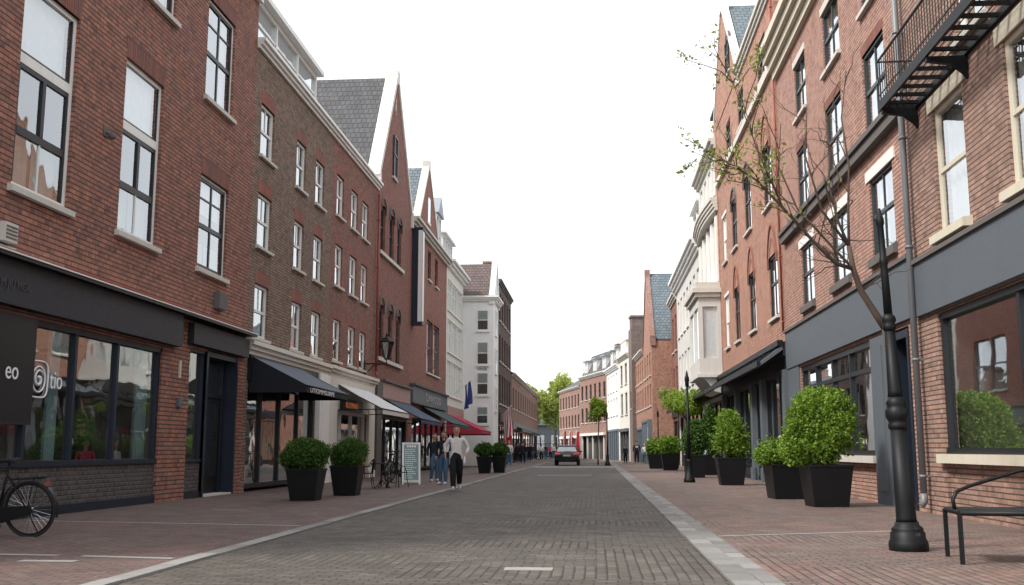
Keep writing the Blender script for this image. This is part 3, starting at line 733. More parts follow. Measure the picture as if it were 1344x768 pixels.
text('lettering','UTIOMMSURPE',.185,aw,(b.U(27.35),-1.635,2.7),FACE,'letters',.002,2.1)
m=MB(); m.box(b.U(26.9),b.U(33.7),-.1,-.004,3.0,3.7); b.part('fascia',m,'black')

# --- red brick house with white shopfront and white awning
b=left('red_brick_building','narrow red brick building over a white shopfront with white awning',35.1,42.9); L3=b
for z0,z1 in ((9.72,11.25),(7.1,8.62),(4.35,5.85)):
    for Ya,Yb in ((35.85,36.9),(38.1,39.2),(40.0,41.1)):
        b.win(Ya,Yb,z0,z1,'sash',rec=.1,sill='stone',lintel='soldier',lh=.3,sillh=.1,silln=.1)
b.shop(36.4,41.4,.55,2.55,(37.5,39.2),frame='cream',riser='redpaint',fw=.1,room=3.5)
b.wall(12.4,'brick_red',rd=.24); b.interior(4.2,12.2); b.flat(12.5); b.cornice(12.4,12.7,.24,'white')
b.cornice(3.76,4.1,.26,'cream',0.,b.L-.1,name='moulding')
fascia(b,35.15,42.6,2.75,3.75,.1,'cream')
for Y0,Y1 in ((35.2,36.3),(41.5,42.6)): m=MB(); m.box(b.U(Y0),b.U(Y1),-.12,.1,0.,2.74); m.box(b.U(Y0)-.04,b.U(Y1)+.04,-.17,-.1,0.,.3); b.part('pilaster',m,'cream',bevel=.015)
b.part('moulding',MB().box(b.U(36.3),b.U(41.5),-.09,-.003,2.56,2.74),'cream')
b.awning(36.4,41.6,3.55,2.62,1.75,.2,'aw_white')
m=MB(); m.box(b.U(36.7),b.U(39.9),-.22,-.1,2.58,3.0); sg=b.part('sign_box',m,'black'); text('lettering','BOOMAIG',.3,sg,(b.U(37.1),-.225,2.68),FACE,'orange',.003,1.4)
pipe(b,42.65,4.4,12.2,'pipered')

# --- plum brick house with tall gable
b=left('gabled_brick_building','plum red brick building with tall pale edged gable and narrow arched windows',42.9,51.0,D=11.); L4=b
for z0,z1 in ((9.85,12.0),(5.15,7.5)):
    for Ya,Yb in ((43.5,44.55),(45.5,46.55),(47.4,48.4)): b.win(Ya,Yb,z0,z1,'narrowdark',rec=.14,sill=None,hood='round',curtain='blind' if z0<6 else 'side')
b.win(45.9,46.75,13.9,15.9,'narrowdark',rec=-.06,sill='stone',curtain=None,hole=False)
b.shop(44.2,50.4,.1,2.6,(45.6,47.2,48.8),frame='black',fw=.1)
b.wall(13.0,'brick_plum',rd=.24,gable=(0.,b.L,b.L*.46,19.0)); b.interior(4.3,12.8)
b.gable_roof(0.,b.L,b.L*.46,13.0,19.0,'pantile','cream',cw=.5)
for z in (9.68,4.98): m=MB(); m.box(b.U(43.2),b.U(48.8),-.12,-.003,z,z+.16); b.part('string_course',m,'stone',bevel=.01)
fascia(b,44.0,50.6,3.4,4.1,.16,'pinkpanel',lip='darkstone')
m=MB(); m.box(b.U(42.95),b.U(43.95),-.14,-.003,0.,4.0); b.part('pilaster',m,'darkstone')
b.awning(44.6,50.8,3.42,2.5,1.75,.2,'aw_blue')
m=MB(); m.box(b.U(46.3)-.06,b.U(46.3)+.06,-.05,-.003,17.2,17.5); m.tube([(b.U(46.3),-.03,16.9),(b.U(46.3),-.03,17.8)],.03,6); b.part('wall_anchor',m,'stone')

# --- rust brick house, small gable in the roof
b=left('rust_brick_building','rust brick building with slate roofed wall gable and grey lettered shop fascia',51.0,63.8,D=10.); L5=b
for Ya,Yb in ((56.4,57.5),(59.0,60.1)): b.win(Ya,Yb,10.75,12.4,'narrowdark',rec=.14,sill='stone',curtain='side')
b.win(56.3,58.4,5.45,8.4,'sashgrey',rec=.14,sill='stone',lintel='soldier',lh=.35,curtain='side'); b.win(58.7,60.9,5.45,8.4,'sashgrey',rec=.14,sill='stone',lintel='soldier',lh=.35,curtain='drape')
b.shop(52.,63.2,.1,2.8,(53.6,55.2,57.,59.,61.),frame='black',fw=.12)
b.wall(12.9,'brick_rust',rd=.24); b.interior(4.4,12.6)
b.cornice(12.75,13.15,.42,'stone')
rf=b.mansard(13.1,15.6,'slateblue_roof',back=3.)
u0,u1=b.U(53.0),b.U(60.2); up=b.U(56.3)
g=MB(); g.prism([(u0,-.02,13.1),(u1,-.02,13.1),(up,-.02,17.2)],(0,.3,0)); b.part('gable',g,'brick_rust')
g=MB()
for a in (u0,u1): g.prism([(a,.3,13.12),(up,.3,17.22),(up,.3,16.9),(a,.3,12.9)],(0,5.5,0))
b.part('gable_roof',g,'slateblue_roof',rf)
g=MB()
for a in (u0,u1):
    dd=Vector((up-a,0,17.2-13.1)).normalized(); nn=Vector((-dd.z,0,dd.x)); nn=nn if nn.z>0 else -nn
    g.prism([Vector((a,-.06,13.1)),Vector((up,-.06,17.2)),Vector((up,-.06,17.2))+nn*.16,Vector((a,-.06,13.1))+nn*.16],(0,.42,0))
g.box(up-.16,up+.16,-.08,.36,17.2,17.6); b.part('coping',g,'stone',rf)
g=MB(); g.box(up-.35,up+.35,-.06,-.022,14.,15.4); g.box(up-.5,up+.5,-.08,-.022,13.85,14.,1); b.part('window',g,['darkglass','white'])
b.dormer(rf,b.U(60.6),b.U(62.6),13.2,15.6,.2,3.,'white','lead',panes=2,rooftop='gable')
fascia(b,51.2,63.2,3.55,4.4,.2,'slateblue',lip='darkstone'); text('lettering','DVAIOOD',.62,b.root,(b.U(55.),-.215,3.72),FACE,'dimletters',.01,1.9)
b.awning(54.6,62.2,3.5,2.55,1.75,.2,'aw_green')
# --- cream modern block
b=left('cream_building','long cream rendered block with bands of white windows and flat dormer',63.8,72.0); L6=b
for z0,z1 in ((10.1,12.1),(7.4,9.5),(4.6,6.8)):
    for k in range(3): b.win(64.2+k*2.5,64.2+k*2.5+2.35,z0,z1,'band',rec=.1,sill='white',sillover=.05,curtain='rand')
b.shop(64.2,71.6,.1,2.9,(66.,68.,70.),frame='black')
b.wall(12.9,'cream',rd=.2); b.interior(4.2,12.7); b.cornice(12.8,13.3,.55,'white')
rf=b.mansard(13.3,14.6,'slate',back=2.); b.dormer(rf,b.U(64.3),b.U(68.8),13.35,15.1,.35,4.,'white','white',panes=4)
fascia(b,64.,71.8,3.1,3.9,.12,'pinkpanel'); 
b.awning(64.2,70.,3.4,2.35,2.25,.25,'aw_red','aw_red','aw_red',label='deep red awning',wave=.1)
# --- white house that steps forward
b=left('white_building','white rendered building stepping forward, plum tiled roof and four side windows',72.,75.6,X=-7.2,D=9.); L7=b
b.wall(12.0,'white_wall',gable=(0.,b.L,b.L*.6,14.8)); b.gable_roof(0.,b.L,b.L*.6,12.0,14.8,'plumtile','white',cw=.3)
m=MB(); 
for k in range(3): m.box(-.15-.1*k,b.L,-.2-.1*k,.0,11.7+.12*k,11.82+.12*k); m.box(-.15-.1*k,-.003,0.,8.9,11.7+.12*k,11.82+.12*k)
b.part('cornice',m,'white')
for z0,z1 in ((9.65,11.0),(7.2,8.7),(5.05,6.5),(3.0,4.1)):          # windows of the wall that faces up the street
    f=MB(); y0,y1=.5,1.3; y0,y1=.42,1.12
    f.box(-.05,-.003,y0-.09,y1+.09,z0-.09,z1+.09); f.box(-.12,-.003,y0-.15,y1+.15,z0-.2,z0-.1); f.box(-.056,-.045,y0,y1,z0+(z1-z0)*.52,z1,1); f.box(-.056,-.045,y0,y1,z0,z0+(z1-z0)*.52,2); f.box(-.075,-.056,y0,y1,(z0+z1)/2-.03,(z0+z1)/2+.03); 
    w=b.part('window',f,['white','curtain_green','interior']); p=MB(); p.face([(-.062,y0,z0),(-.062,y1,z0),(-.062,y1,z1),(-.062,y0,z1)],(-1,0,0)); b.part('pane',p,'clearglass',w)
for k,(t,sz) in enumerate((('FRANK',.3),('VINGK',.3),('ROOLS',.2))):
    o=text('lettering',t,sz,b.root,(-.01,1.17,6.98-k*.27),(R(90),0,R(-90)),'charcoal',.01,.8)
for z0,z1 in ((9.4,11.2),(6.6,8.4),(3.9,5.6)): b.win(73.2,74.4,z0,z1,'sash',rec=-.05,sill='white',curtain=None,hole=False)
# --- tall dark brick block
b=left('dark_brick_building','tall dark brown brick building beside the white one, thin long windows',75.6,87.2,X=-7.2); L8=b
for z0,z1 in ((10.9,13.),(7.8,9.8),(4.6,6.8)):
    for k in range(5): b.win(76.4+k*2.15,77.6+k*2.15,z0,z1,'narrowdark',rec=.14,sill='stone',curtain='side' if k%2 else None)
b.shop(76.2,86.6,.1,3.,(78.,80.,82.,84.),frame='black')
b.wall(13.8,'brick_black',rd=.2); b.interior(4.2,13.4); b.flat(13.9); b.cornice(13.6,13.95,.25,'darkstone')
m=MB(); m.box(.3,1.3,.3,1.2,13.9,15.2); m.box(.25,1.35,.25,1.25,15.2,15.35); b.part('chimney',m,'brick_far')
fascia(b,76.,87.,3.2,3.9,.1,'charcoal')
# --- low far row on the left
b=left('far_brick_row','low weathered brick row at the far left end of the street',87.2,126.,X=-7.15); L9=b
for z0,z1 in ((4.7,6.5),):
    for k in range(12): b.win(88.5+k*3.1,89.9+k*3.1,z0,z1,'narrowdark',rec=.14,sill='stone',curtain=None)
b.shop(88.,100.,.1,2.8,(91.,94.,97.),frame='black'); b.shop(102.,125.,.1,2.8,(106.,110.,114.,118.,122.),frame='black')
b.wall(7.6,'brick_far',rd=.2); b.interior(3.4,7.4); b.cornice(7.4,7.7,.3,'stone')
rf=b.ridge_roof(7.7,9.6,'pantile',y_r=3.5)
m=MB()
for Y in (88.6,104.,122.): m=MB(); m.box(b.U(Y)-.4,b.U(Y)+.4,2.6,3.4,8.4,10.1); m.box(b.U(Y)-.45,b.U(Y)+.45,2.55,3.45,10.1,10.22); b.part('chimney',m,'brick_far',rf)
b.awning(92.,99.,3.2,2.6,1.8,.2,'aw_teal',label='green awning'); fascia(b,88.,125.,2.9,3.5,.1,'greyblue')

# ================================================================== RIGHT SIDE
b=right('brick_corner_building','warm brick building with cream sash windows, iron balcony and blue grey fascia',6.,19.35); R1=b
for Ya,Yb in ((16.38,17.82),(13.2,14.7),(10.,11.5),(6.8,8.3)):
    b.win(Ya,Yb,4.82,7.05,'sashcream',rec=.08,sill='creamstone',lintel='creamstone',lh=.26,lover=.2,sillh=.16,silln=.16,curtain='full' if Ya>16 else 'drape')
    b.win(Ya-1.2,Yb-1.3,7.75,10.2,'sash',rec=.15,sill='stone',lintel='creamstone',curtain='drape')
    b.win(Ya,Yb,11.2,13.2,'sashcream',rec=.08,sill='creamstone',lintel='creamstone',curtain='drape')
b.shop(7.,18.25,1.06,3.5,(11.,14.95),frame='dkframe',riser='brick_warm',fw=.11,sill='creamstone',room=4.,rzb=-.08,glassm='streetglass')
b.wall(14.2,'brick_warm',rd=.3); b.interior(4.7,13.8); b.flat(14.3); b.cornice(13.9,14.5,.5,'creamstone')
fascia(b,6.2,19.25,3.56,4.52,.09,'slateblue'); m=MB(); m.box(.1,b.L,-.14,-.003,4.522,4.6); b.part('moulding',m,'darkstone')
pipe(b,19.12,.35,13.8,'pipegrey',.14,.06)
# iron balcony (fire escape) on the wall
u0,u1=b.U(18.75),b.U(9.5); n=.66; z=7.4
f=MB(); f.box(u0,u1,-n,-n+.05,z-.02,z+.16); f.box(u0,u1,-.06,-.005,z-.02,z+.1); f.box(u0,u0+.06,-n+.05,-.06,z-.02,z+.14); f.box(u1-.06,u1,-n+.05,-.06,z-.02,z+.14)
k=u0+.32
while k<u1-.1: f.box(k,k+.06,-n+.05,-.06,z+.01,z+.07); k+=.42
for q in range(1,4): f.box(u0+.06,u1-.06,-n+.05+q*.13,-n+.065+q*.13,z+.071,z+.082)
bal=b.part('balcony',f,'black_metal')
f=MB(); f.tube([(u0+.02,-n+.025,z+.95),(u1,-n+.025,z+.95)],.022,6); f.tube([(u0+.02,-n+.025,z+.95),(u0+.02,-.01,z+.95)],.02,6); f.tube([(u0+.02,-n+.025,z+.28),(u1,-n+.025,z+.28)],.012,6)
k=u0+.02
while k<u1: f.tube([(k,-n+.025,z+.15),(k,-n+.025,z+.95)],.0095,5,caps=False); k+=.13
for q in range(5): f.tube([(u0+.02,-n+.05+q*.12,z+.1),(u0+.02,-n+.05+q*.12,z+.95)],.0095,5,caps=False)
b.part('railing',f,'black_metal',bal)
for Y in (18.65,16.1,13.4,10.6):
    f=MB(); u=b.U(Y); f.prism([(u,-n+.02,z-.022),(u,-.005,z-.022),(u,-.005,z-.4),(u,-.08,z-.3),(u,-.25,z-.16),(u,-n+.02,z-.1)],(.09,0,0)); b.part('bracket',f,'black_metal',bal)

b=right('brick_townhouse','warm brick building with dark sash windows, white lintels and heavy cream cornice',19.35,32.2); R2=b
for Ya,Yb in ((20.35,22.05),(24.0,25.75),(27.95,29.5)):
    b.win(Ya,Yb,5.2,6.9,'dark',rec=.07,sill='darkstone',sillh=.2,lintel='white',lh=.24,lover=.22,curtain='side')
    b.win(Ya+.1,Yb+.05,7.9,9.75,'dark',rec=.07,sill=None,lintel='soldier_dark',lh=.2,curtain='drape')
    b.win(Ya-.05,Yb-.1,10.7,12.3,'dark',rec=.07,sill='stone',lintel='stone',lh=.2,curtain='side')
b.shop(22.6,30.3,1.0,3.52,(24.8,26.6,28.5),frame='dkframe',transom=2.9,riser='brick_rose',fw=.13,sill='stone',room=3.5,rzb=-.08,glassm='streetglass')
ua,ub=b.span(19.9,21.2); b.holes.append((ua,ub,0.,3.5))
e=MB(); e.box(ua-.01,ua+.1,-.03,.7,0.,3.45); e.box(ub-.1,ub+.01,-.03,.7,0,3.45); e.box(ua+.1,ub-.1,.0,.7,3.3,3.45); e.face([(ua,.75,0),(ub,.75,0),(ub,.75,3.5),(ua,.75,3.5)],(0,-1,0)); e.box(ua+.1,ub-.1,0.,.7,0.,.08)
ent=b.part('entrance',e,'navy'); e=MB(); e.box(ua+.12,ub-.12,.62,.68,.1,2.4); e.box(ua+.22,ub-.22,.605,.625,1.2,2.25,1); b.part('door',e,['black','darkglass'],ent)
m=MB(); m.box(b.U(22.5),b.U(21.3),-.06,.2,0.,3.5); m.box(b.U(22.2),b.U(21.6),-.08,-.058,.3,3.3); b.part('pilaster',m,'slateblue',bevel=.01); m=MB(); m.box(b.U(32.1),b.U(30.4),-.05,.2,0.,3.6); b.part('pilaster',m,'slateblue',bevel=.01)
b.wall(13.2,'brick_rose',rd=.34); b.interior(4.8,13.)
fascia(b,19.45,32.1,3.6,4.72,.08,'slateblue'); m=MB(); m.box(.05,b.L-.05,-.13,-.003,4.722,4.8); b.part('moulding',m,'darkstone')
m=MB(); m.box(0.3,b.L-.02,-.16,-.003,7.5,7.72); m.box(.3,b.L-.02,-.22,-.003,7.722,7.84); b.part('string_course',m,'darkstone',bevel=.01)
b.cornice(13.,14.,.55,'creamstone',steps=4); rf=b.mansard(14.1,16.5,'slate',back=1.8); b.dormer(rf,b.U(26.),b.U(24.),14.2,15.9,.4,3.,'white','white',panes=2)

b=right('gothic_brick_building','salmon brick building with pointed arch windows and slate gable',32.2,48.2,D=11.); R3=b
for Ya,Yb,z0,z1,st,h in ((33.35,34.95,5.5,7.6,'gothic','pointed'),(38.0,39.5,5.6,7.8,'gothic','pointed'),(42.2,43.6,5.65,7.9,'gothic','pointed'),(45.5,46.8,5.7,8.0,'sash',None),
      (33.8,35.4,9.4,11.6,'gothic','pointed'),(38.3,39.9,9.5,11.7,'gothic','round'),(42.2,43.7,9.6,11.7,'gothic','round'),(45.5,46.8,9.6,11.7,'sash',None),
      (34.0,35.8,14.0,15.5,'gothic',None),(39.3,40.9,14.05,15.55,'gothic',None),(43.2,44.7,14.1,15.5,'gothic',None)):
    b.win(Ya,Yb,z0,z1,st,rec=.07,sill='stone',hood=h,lintel='white' if st=='sash' else None,lh=.15,curtain='rand')
b.win(42.5,43.6,17.4,18.9,'gothic',rec=-.06,sill='stone',hood='round',curtain=None,hole=False)
b.shop(32.75,36.75,.5,3.6,(34.2,35.5),frame='black',riser='charcoal',fw=.12); b.shop(37.05,39.05,.1,3.6,(38.,),frame='black'); b.shop(39.35,43.45,.5,3.6,(40.7,42.),frame='black',riser='charcoal'); b.shop(43.75,47.75,.5,3.6,(45.,46.4),frame='black',riser='charcoal')
m=MB(); m.box(b.U(48.1),b.U(32.3),-.06,-.004,3.6,4.04); b.part('fascia',m,'black')
for Y in (32.5,36.9,39.2,43.6,47.9): m=MB(); m.box(b.U(Y)-.24,b.U(Y)+.24,-.14,.05,0.,3.62); m.box(b.U(Y)-.29,b.U(Y)+.29,-.19,-.1,0.,.5); b.part('pilaster',m,'slateblue',bevel=.012)
b.wall(16.4,'brick_salmon',rd=.32); b.interior(4.8,16.)
u0,u1=b.U(48.9),b.U(40.4); up=(u0+u1)/2
g=MB(); g.prism([(u0,-.03,16.4),(u1,-.03,16.4),(up,-.03,21.2)],(0,.3,0)); g.box(u0,0.,-.03,.25,0.,16.4); b.part('gable',g,'brick_salmon')
b.gable_roof(u0,u1,up,16.4,21.2,'slateblue_roof','white',cw=.25,ch=.12,y1=8.)
rf=MB(); rf.prism([(u1-1.5,.1,16.5),(u1-1.5,2.4,19.2),(u1-1.5,10.,19.2),(u1-1.5,10.,16.5)],(b.L-u1+1.45,0,0)); b.part('roof',rf,'slate')
b.cornice(16.15,16.6,.22,'stone',u1,b.L); m=MB(); m.box(.1,b.L-.05,-.14,-.003,13.55,13.8); b.part('string_course',m,'stone',bevel=.012)
fascia(b,32.3,48.1,4.05,4.5,.12,'charcoal')
def canopy(b,Ya,Yb,zt,zf,n):
    a,c=b.span(Ya,Yb); m=MB(); m.prism([(a,-.13,zt),(a,-n,zf),(a,-n,zf-.12),(a,-.13,zt-.14)],(c-a,0,0)); m.box(a-.03,c+.03,-n-.1,-n-.002,zf-.14,zf+.04,1); m.box(a-.03,c+.03,-.3,-.122,zt-.02,zt+.16,1)
    k=a
    while k<c: m.prism([(k,-.13,zt+.05),(k,-n,zf+.05),(k,-n,zf+.004),(k,-.13,zt+.004)],(.05,0,0),1); k+=1.1
    return b.part('canopy',m,['slateblue','black'])
canopy(b,32.3,48.1,4.38,3.85,.85); pipe(b,32.4,4.8,16.,'pipered',.07,.035,False)

b=right('cream_bay_building','cream building with projecting white bay window and slate mansard',48.2,57.); R4=b
for k in range(4): b.win(49.1+k*1.9,50.2+k*1.9,9.25,12.2,'sash',rec=.1,sill='white',curtain='full'); b.win(49.3+k*1.9,50.3+k*1.9,13.6,15.3,'sash',rec=.1,sill='white',curtain='full')
for k in range(2): b.win(53.2+k*1.8,54.4+k*1.8,5.4,7.8,'sash',rec=.1,sill='white',curtain='full')
b.shop(48.8,56.4,.4,3.5,(50.5,52.4,54.4),frame='black',riser='charcoal')
b.wall(15.9,'white_front',rd=.26); b.interior(4.6,15.6); b.cornice(15.6,16.1,.4,'stone'); rf=b.mansard(16.1,18.4,'slate',back=1.2); b.dormer(rf,b.U(51.),b.U(49.),16.2,17.9,.3,3.,'white','slate',panes=2)
for k in range(5): m=MB(); m.box(b.U(48.75+k*1.9)-.2,b.U(48.75+k*1.9)+.2,-.12,-.003,9.1,12.3); b.part('pilaster',m,'white')
m=MB(); K=12                                    # bowed cornice
for q in range(4):
    nn=.18+.07*q; z=12.5+q*.16
    pts=[(b.L*i/K,-nn-.2*math.sin(math.pi*i/K),z) for i in range(K+1)]+[(b.L,-.004,z),(0,-.004,z)]
    m.prism(pts,(0,0,.155))
b.part('cornice',m,'stone')
ua,ub=b.U(52.8),b.U(48.32); n=1.08; m=MB()
m.box(ua,ub,-n,-.003,4.62,5.4); m.box(ua,ub,-n,-.003,7.85,8.3); m.prism([(ua+.1,-.003,3.75),(ua+.1,-.4,3.85),(ua+.1,-n+.1,4.6),(ua+.1,-.003,4.6)],(ub-ua-.2,0,0))
for x in (ua,ub-.2,(ua+ub)/2-.1): m.box(x,x+.2,-n,-n+.2,5.4,7.85)
for x in (ua,ub-.2): m.box(x,x+.2,-.2,-.003,5.4,7.85)
m.box(ua-.08,ub+.08,-n-.1,-.003,4.5,4.66); m.box(ub-.115,ub-.105,-n+.19,-.19,5.4,7.85,1); m.box(ua+.2,ub-.2,-n+.35,-n+.37,5.4,7.85,1)
bay=b.part('bay_window',m,['white_front','blind'],bevel=.012)
p=MB(); p.face([(ub-.08,-n+.2,5.4),(ub-.08,-.2,5.4),(ub-.08,-.2,7.85),(ub-.08,-n+.2,7.85)],(1,0,0)); p.face([(ua,-n+.08,5.4),(ub,-n+.08,5.4),(ub,-n+.08,7.85),(ua,-n+.08,7.85)],(0,-1,0)); b.part('pane',p,'clearglass',bay)
p=MB(); p.box(ua-.12,ub+.12,-n-.14,-.003,8.3,8.5); p.box(ua-.22,ub+.22,-n-.26,-.003,8.502,8.72); p.box(ua-.1,ub+.1,-n-.1,-.003,8.722,9.); b.part('bay_cornice',p,'stone',bay,bevel=.02)
fascia(b,48.3,56.9,3.7,4.3,.12,'charcoal'); canopy(b,48.4,56.9,4.35,3.85,.85)

b=right('white_plain_building','white painted building with red sided roof dormer',57.,74.); R4b=b
for k in range(7): b.win(58.+k*2.3,59.3+k*2.3,5.2,7.6,'sash',rec=.12,sill='white',curtain='full'); b.win(58.+k*2.3,59.3+k*2.3,9.,11.5,'sash',rec=.12,sill='white',curtain='full')
b.shop(57.6,73.4,.3,3.4,(60.,62.5,65.,67.5,70.),frame='black',riser='charcoal'); b.wall(12.4,'white_front',rd=.22); b.interior(4.5,12.2); b.cornice(12.3,13.1,.6,'white',steps=4); b.flat(12.9)
rf=MB(); rf.box(.2,b.L-.2,2.,8.,12.9,13.2); rr=b.part('roof',rf,'lead'); b.dormer(rr,b.U(62.5),b.U(58.6),13.1,15.5,.2,4.,'white','white',panes=2,side='redpaint')
fascia(b,57.1,73.9,3.6,4.2,.12,'charcoal'); canopy(b,57.1,73.8,4.3,3.8,.85)

b=right('narrow_brick_building','narrow dark red brick building between the white one and slate gable',74.,80.); R5=b
for z0,z1 in ((5.,7.2),(8.4,11.)):
    for k in range(2): b.win(74.8+k*2.6,76.1+k*2.6,z0,z1,'narrowdark',rec=.14,sill='stone',curtain='side')
b.shop(74.4,79.6,.3,3.3,(76.2,78.),frame='black'); b.wall(12.3,'brick_plum',rd=.2); b.interior(4.2,12.); b.cornice(12.,12.5,.35,'stone'); b.flat(12.4); fascia(b,74.1,79.9,3.5,4.1,.1,'charcoal')

b=Bld('slate_gabled_building','brick building with tall blue slate gable stepping towards the street',(4.2,88.),(4.45,80.),D=9.); R6=b
for z0,z1 in ((4.6,6.3),(7.,8.8)):
    for k in range(3): b.win(0,0,z0,z1,'narrowdark',rec=.14,sill='stone',curtain=None,loc_u=(.8+k*2.4,2.+k*2.4))
b.holes.append((1.,b.L-.6,0.,3.4)); m=MB(); u0,u1=1.,b.L-.6
for x in (u0,u0+1.8,u0+3.6,u1-.15): m.box(x,x+.15,-.35,.1,0.,3.3)
m.box(u0,u1,-.35,.1,3.3,3.5); m.box(u0,u1,-.33,.0,0.,.4); m.box(u0+.2,u1-.2,.5,.55,0.,3.4,1); sf=b.part('shopfront',m,['greyblue','interior']); p=MB(); p.face([(u0,-.28,.4),(u1,-.28,.4),(u1,-.28,3.3),(u0,-.28,3.3)],(0,-1,0)); p.face([(u1-.02,-.28,.4),(u1-.02,.1,.4),(u1-.02,.1,3.3),(u1-.02,-.28,3.3)],(1,0,0)); b.part('pane',p,'glass',sf)
b.wall(9.7,'brick_salmon',rd=.2,gable=(0.,b.L,b.L*.5,15.6)); b.interior(4.2,9.5); b.gable_roof(0.,b.L,b.L*.5,9.7,15.6,'slateblue_roof','brick_far',cw=.3,ch=.1)
b=Bld('brick_shop_building','brick building with dark tiled roof right beyond the slate gable',(3.85,97.),(4.2,88.),D=8.); R7=b
for z0,z1 in ((4.6,6.3),(7.,8.8)):
    for k in range(4): b.win(0,0,z0,z1,'narrowdark',rec=.14,sill='stone',curtain=None,loc_u=(.7+k*2.1,1.8+k*2.1))
b.holes.append((.6,b.L-.6,0.,3.1)); m=MB(); m.box(.6,b.L-.6,-.05,.1,2.9,3.1); m.box(.6,b.L-.6,.3,.35,0.,3.,1)
for k in range(5): m.box(.6+k*1.9,.75+k*1.9,-.04,.1,0.,2.9)
b.part('shopfront',m,['greyblue','interior']); b.wall(9.6,'brick_salmon',rd=.2); b.interior(4.,9.4); b.cornice(9.3,9.7,.3,'stone'); b.ridge_roof(9.7,12.8,'slate',y_r=4.)
b=Bld('stack_building','thin tall grey brick party wall with chimney top',(3.3,99.4),(3.5,97.),D=7.); R8=b
b.win(0,0,5.,6.6,'narrowdark',rec=.14,curtain=None,loc_u=(.8,1.7)); b.wall(12.6,'stackrender',rd=.2); b.interior(4.,9.); b.flat(12.6); m=MB(); m.box(.3,1.9,.1,1.4,12.6,13.7); m.box(.2,2.,.0,1.5,13.7,13.9); b.part('chimney',m,'stackrender')
b=Bld('far_cream_building','narrow far cream building with a stepped parapet beside the grey party wall',(2.5,106.9),(3.3,99.4),D=8.); R9b=b
for z0,z1 in ((4.6,6.7),(7.6,9.6)):
    for k in range(2): b.win(0,0,z0,z1,'narrowdark',rec=.12,sill='stone',curtain='side',loc_u=(1.2+k*3.3,2.9+k*3.3),lintel='stone',lh=.2)
b.holes.append((.6,b.L-.6,0.,3.2)); m=MB(); m.box(.6,b.L-.6,.4,.45,0.,3.2,1); m.box(.6,b.L-.6,-.25,.1,2.9,3.2)
for k in range(4): m.box(.6+k*2.02,.8+k*2.02,-.05,.1,0.,2.9)
b.part('shopfront',m,['slateblue','interior']); b.wall(10.4,'cream',rd=.2); b.interior(4.,10.); b.flat(10.5); b.cornice(10.1,10.5,.35,'stone')
m=MB(); m.box(.4,b.L-.4,.0,.3,10.5,11.1); m.box(1.8,b.L-1.8,.0,.3,11.1,11.9); m.box(1.7,b.L-1.7,-.06,.34,11.9,12.02); b.part('parapet',m,'cream')
b=Bld('far_white_building','far white building with dark mansard and columned shopfront',(1.35,118.),(2.5,106.9),D=9.); R9=b
for z0,z1 in ((4.8,6.6),(7.4,9.2)):
    for k in range(4): b.win(0,0,z0,z1,'sash',rec=.14,sill='white',curtain=None,loc_u=(1.+k*2.5,2.2+k*2.5))
b.holes.append((.8,b.L-.8,0.,3.3)); m=MB(); m.box(.8,b.L-.8,.5,.55,0.,3.3,1); m.box(.8,b.L-.8,-.1,.1,3.1,3.3)
for k in range(6): m.box(.8+k*1.85,1.2+k*1.85,-.12,.1,0.,3.1)
b.part('shopfront',m,['greyblue','interior']); b.wall(9.8,'white_wall',rd=.2); b.interior(4.,9.6); b.cornice(9.6,10.1,.4,'white'); rf=b.mansard(10.1,13.,'slate',back=1.3)
for k in range(2): b.dormer(rf,1.6+k*5.,3.2+k*5.,10.3,12.1,.3,2.5,'white','lead',panes=2)
b=Bld('far_brick_building','far pale brick building with grey mansard and small white dormers',(-1.9,130.),(1.35,118.),D=9.); R10=b
for z0,z1 in ((4.4,6.2),(7.2,9.)):
    for k in range(6): b.win(0,0,z0,z1,'narrowdark',rec=.14,sill='stone',curtain=None,loc_u=(.6+k*2.05,1.6+k*2.05))
b.holes.append((.8,b.L-.8,0.,3.)); m=MB(); m.box(.8,b.L-.8,.5,.55,0.,3.,1); m.box(.8,b.L-.8,-.3,.1,2.8,3.1)
for k in range(5): m.box(.8+k*2.5,1.+k*2.5,-.05,.1,0.,2.8)
b.part('shopfront',m,['white','interior']); b.wall(10.,'brick_far',rd=.2); b.interior(4.,9.6); b.cornice(9.8,10.2,.35,'stone'); rf=b.mansard(10.2,12.9,'slate',back=1.5)
for k in range(3): b.dormer(rf,1.2+k*4.2,2.6+k*4.2,10.4,12.,.3,2.5,'white','lead',panes=2)
m=MB(); m.box(b.L*.45,b.L*.45+1.2,3.,3.8,12.9,13.8); m.box(b.L*.45-.05,b.L*.45+1.25,2.95,3.85,13.8,13.95); b.part('chimney',m,'brick_far',rf)
b=Bld('end_brick_building','pale brick building closing the right end of the street',(-5.1,145.),(-1.9,130.),D=9.); R11=b
for z0,z1 in ((4.,5.6),(6.6,8.2)):
    for k in range(7): b.win(0,0,z0,z1,'narrowdark',rec=.14,sill='stone',curtain=None,loc_u=(.7+k*2.15,1.7+k*2.15))
b.holes.append((1.,b.L-1.,0.,2.8)); m=MB(); m.box(1.,b.L-1.,.5,.55,0.,2.8,1); m.box(1.,b.L-1.,-.2,.1,2.6,2.9)
for k in range(5): m.box(1.+k*3.,1.2+k*3.,-.04,.1,0.,2.6)
b.part('shopfront',m,['white','interior']); b.wall(9.1,'brick_far',rd=.2); b.interior(3.4,8.9); b.cornice(8.9,9.2,.3,'stone'); b.ridge_roof(9.2,11.6,'slate',y_r=4.)
b=Bld('grey_end_building','low blue grey building under the trees at the street end',(-15.,168.),(-3.,172.),D=8.); R12=b
for k in range(5): b.win(0,0,1.2,3.6,'narrowdark',rec=.14,curtain=None,loc_u=(.8+k*2.4,2.2+k*2.4))
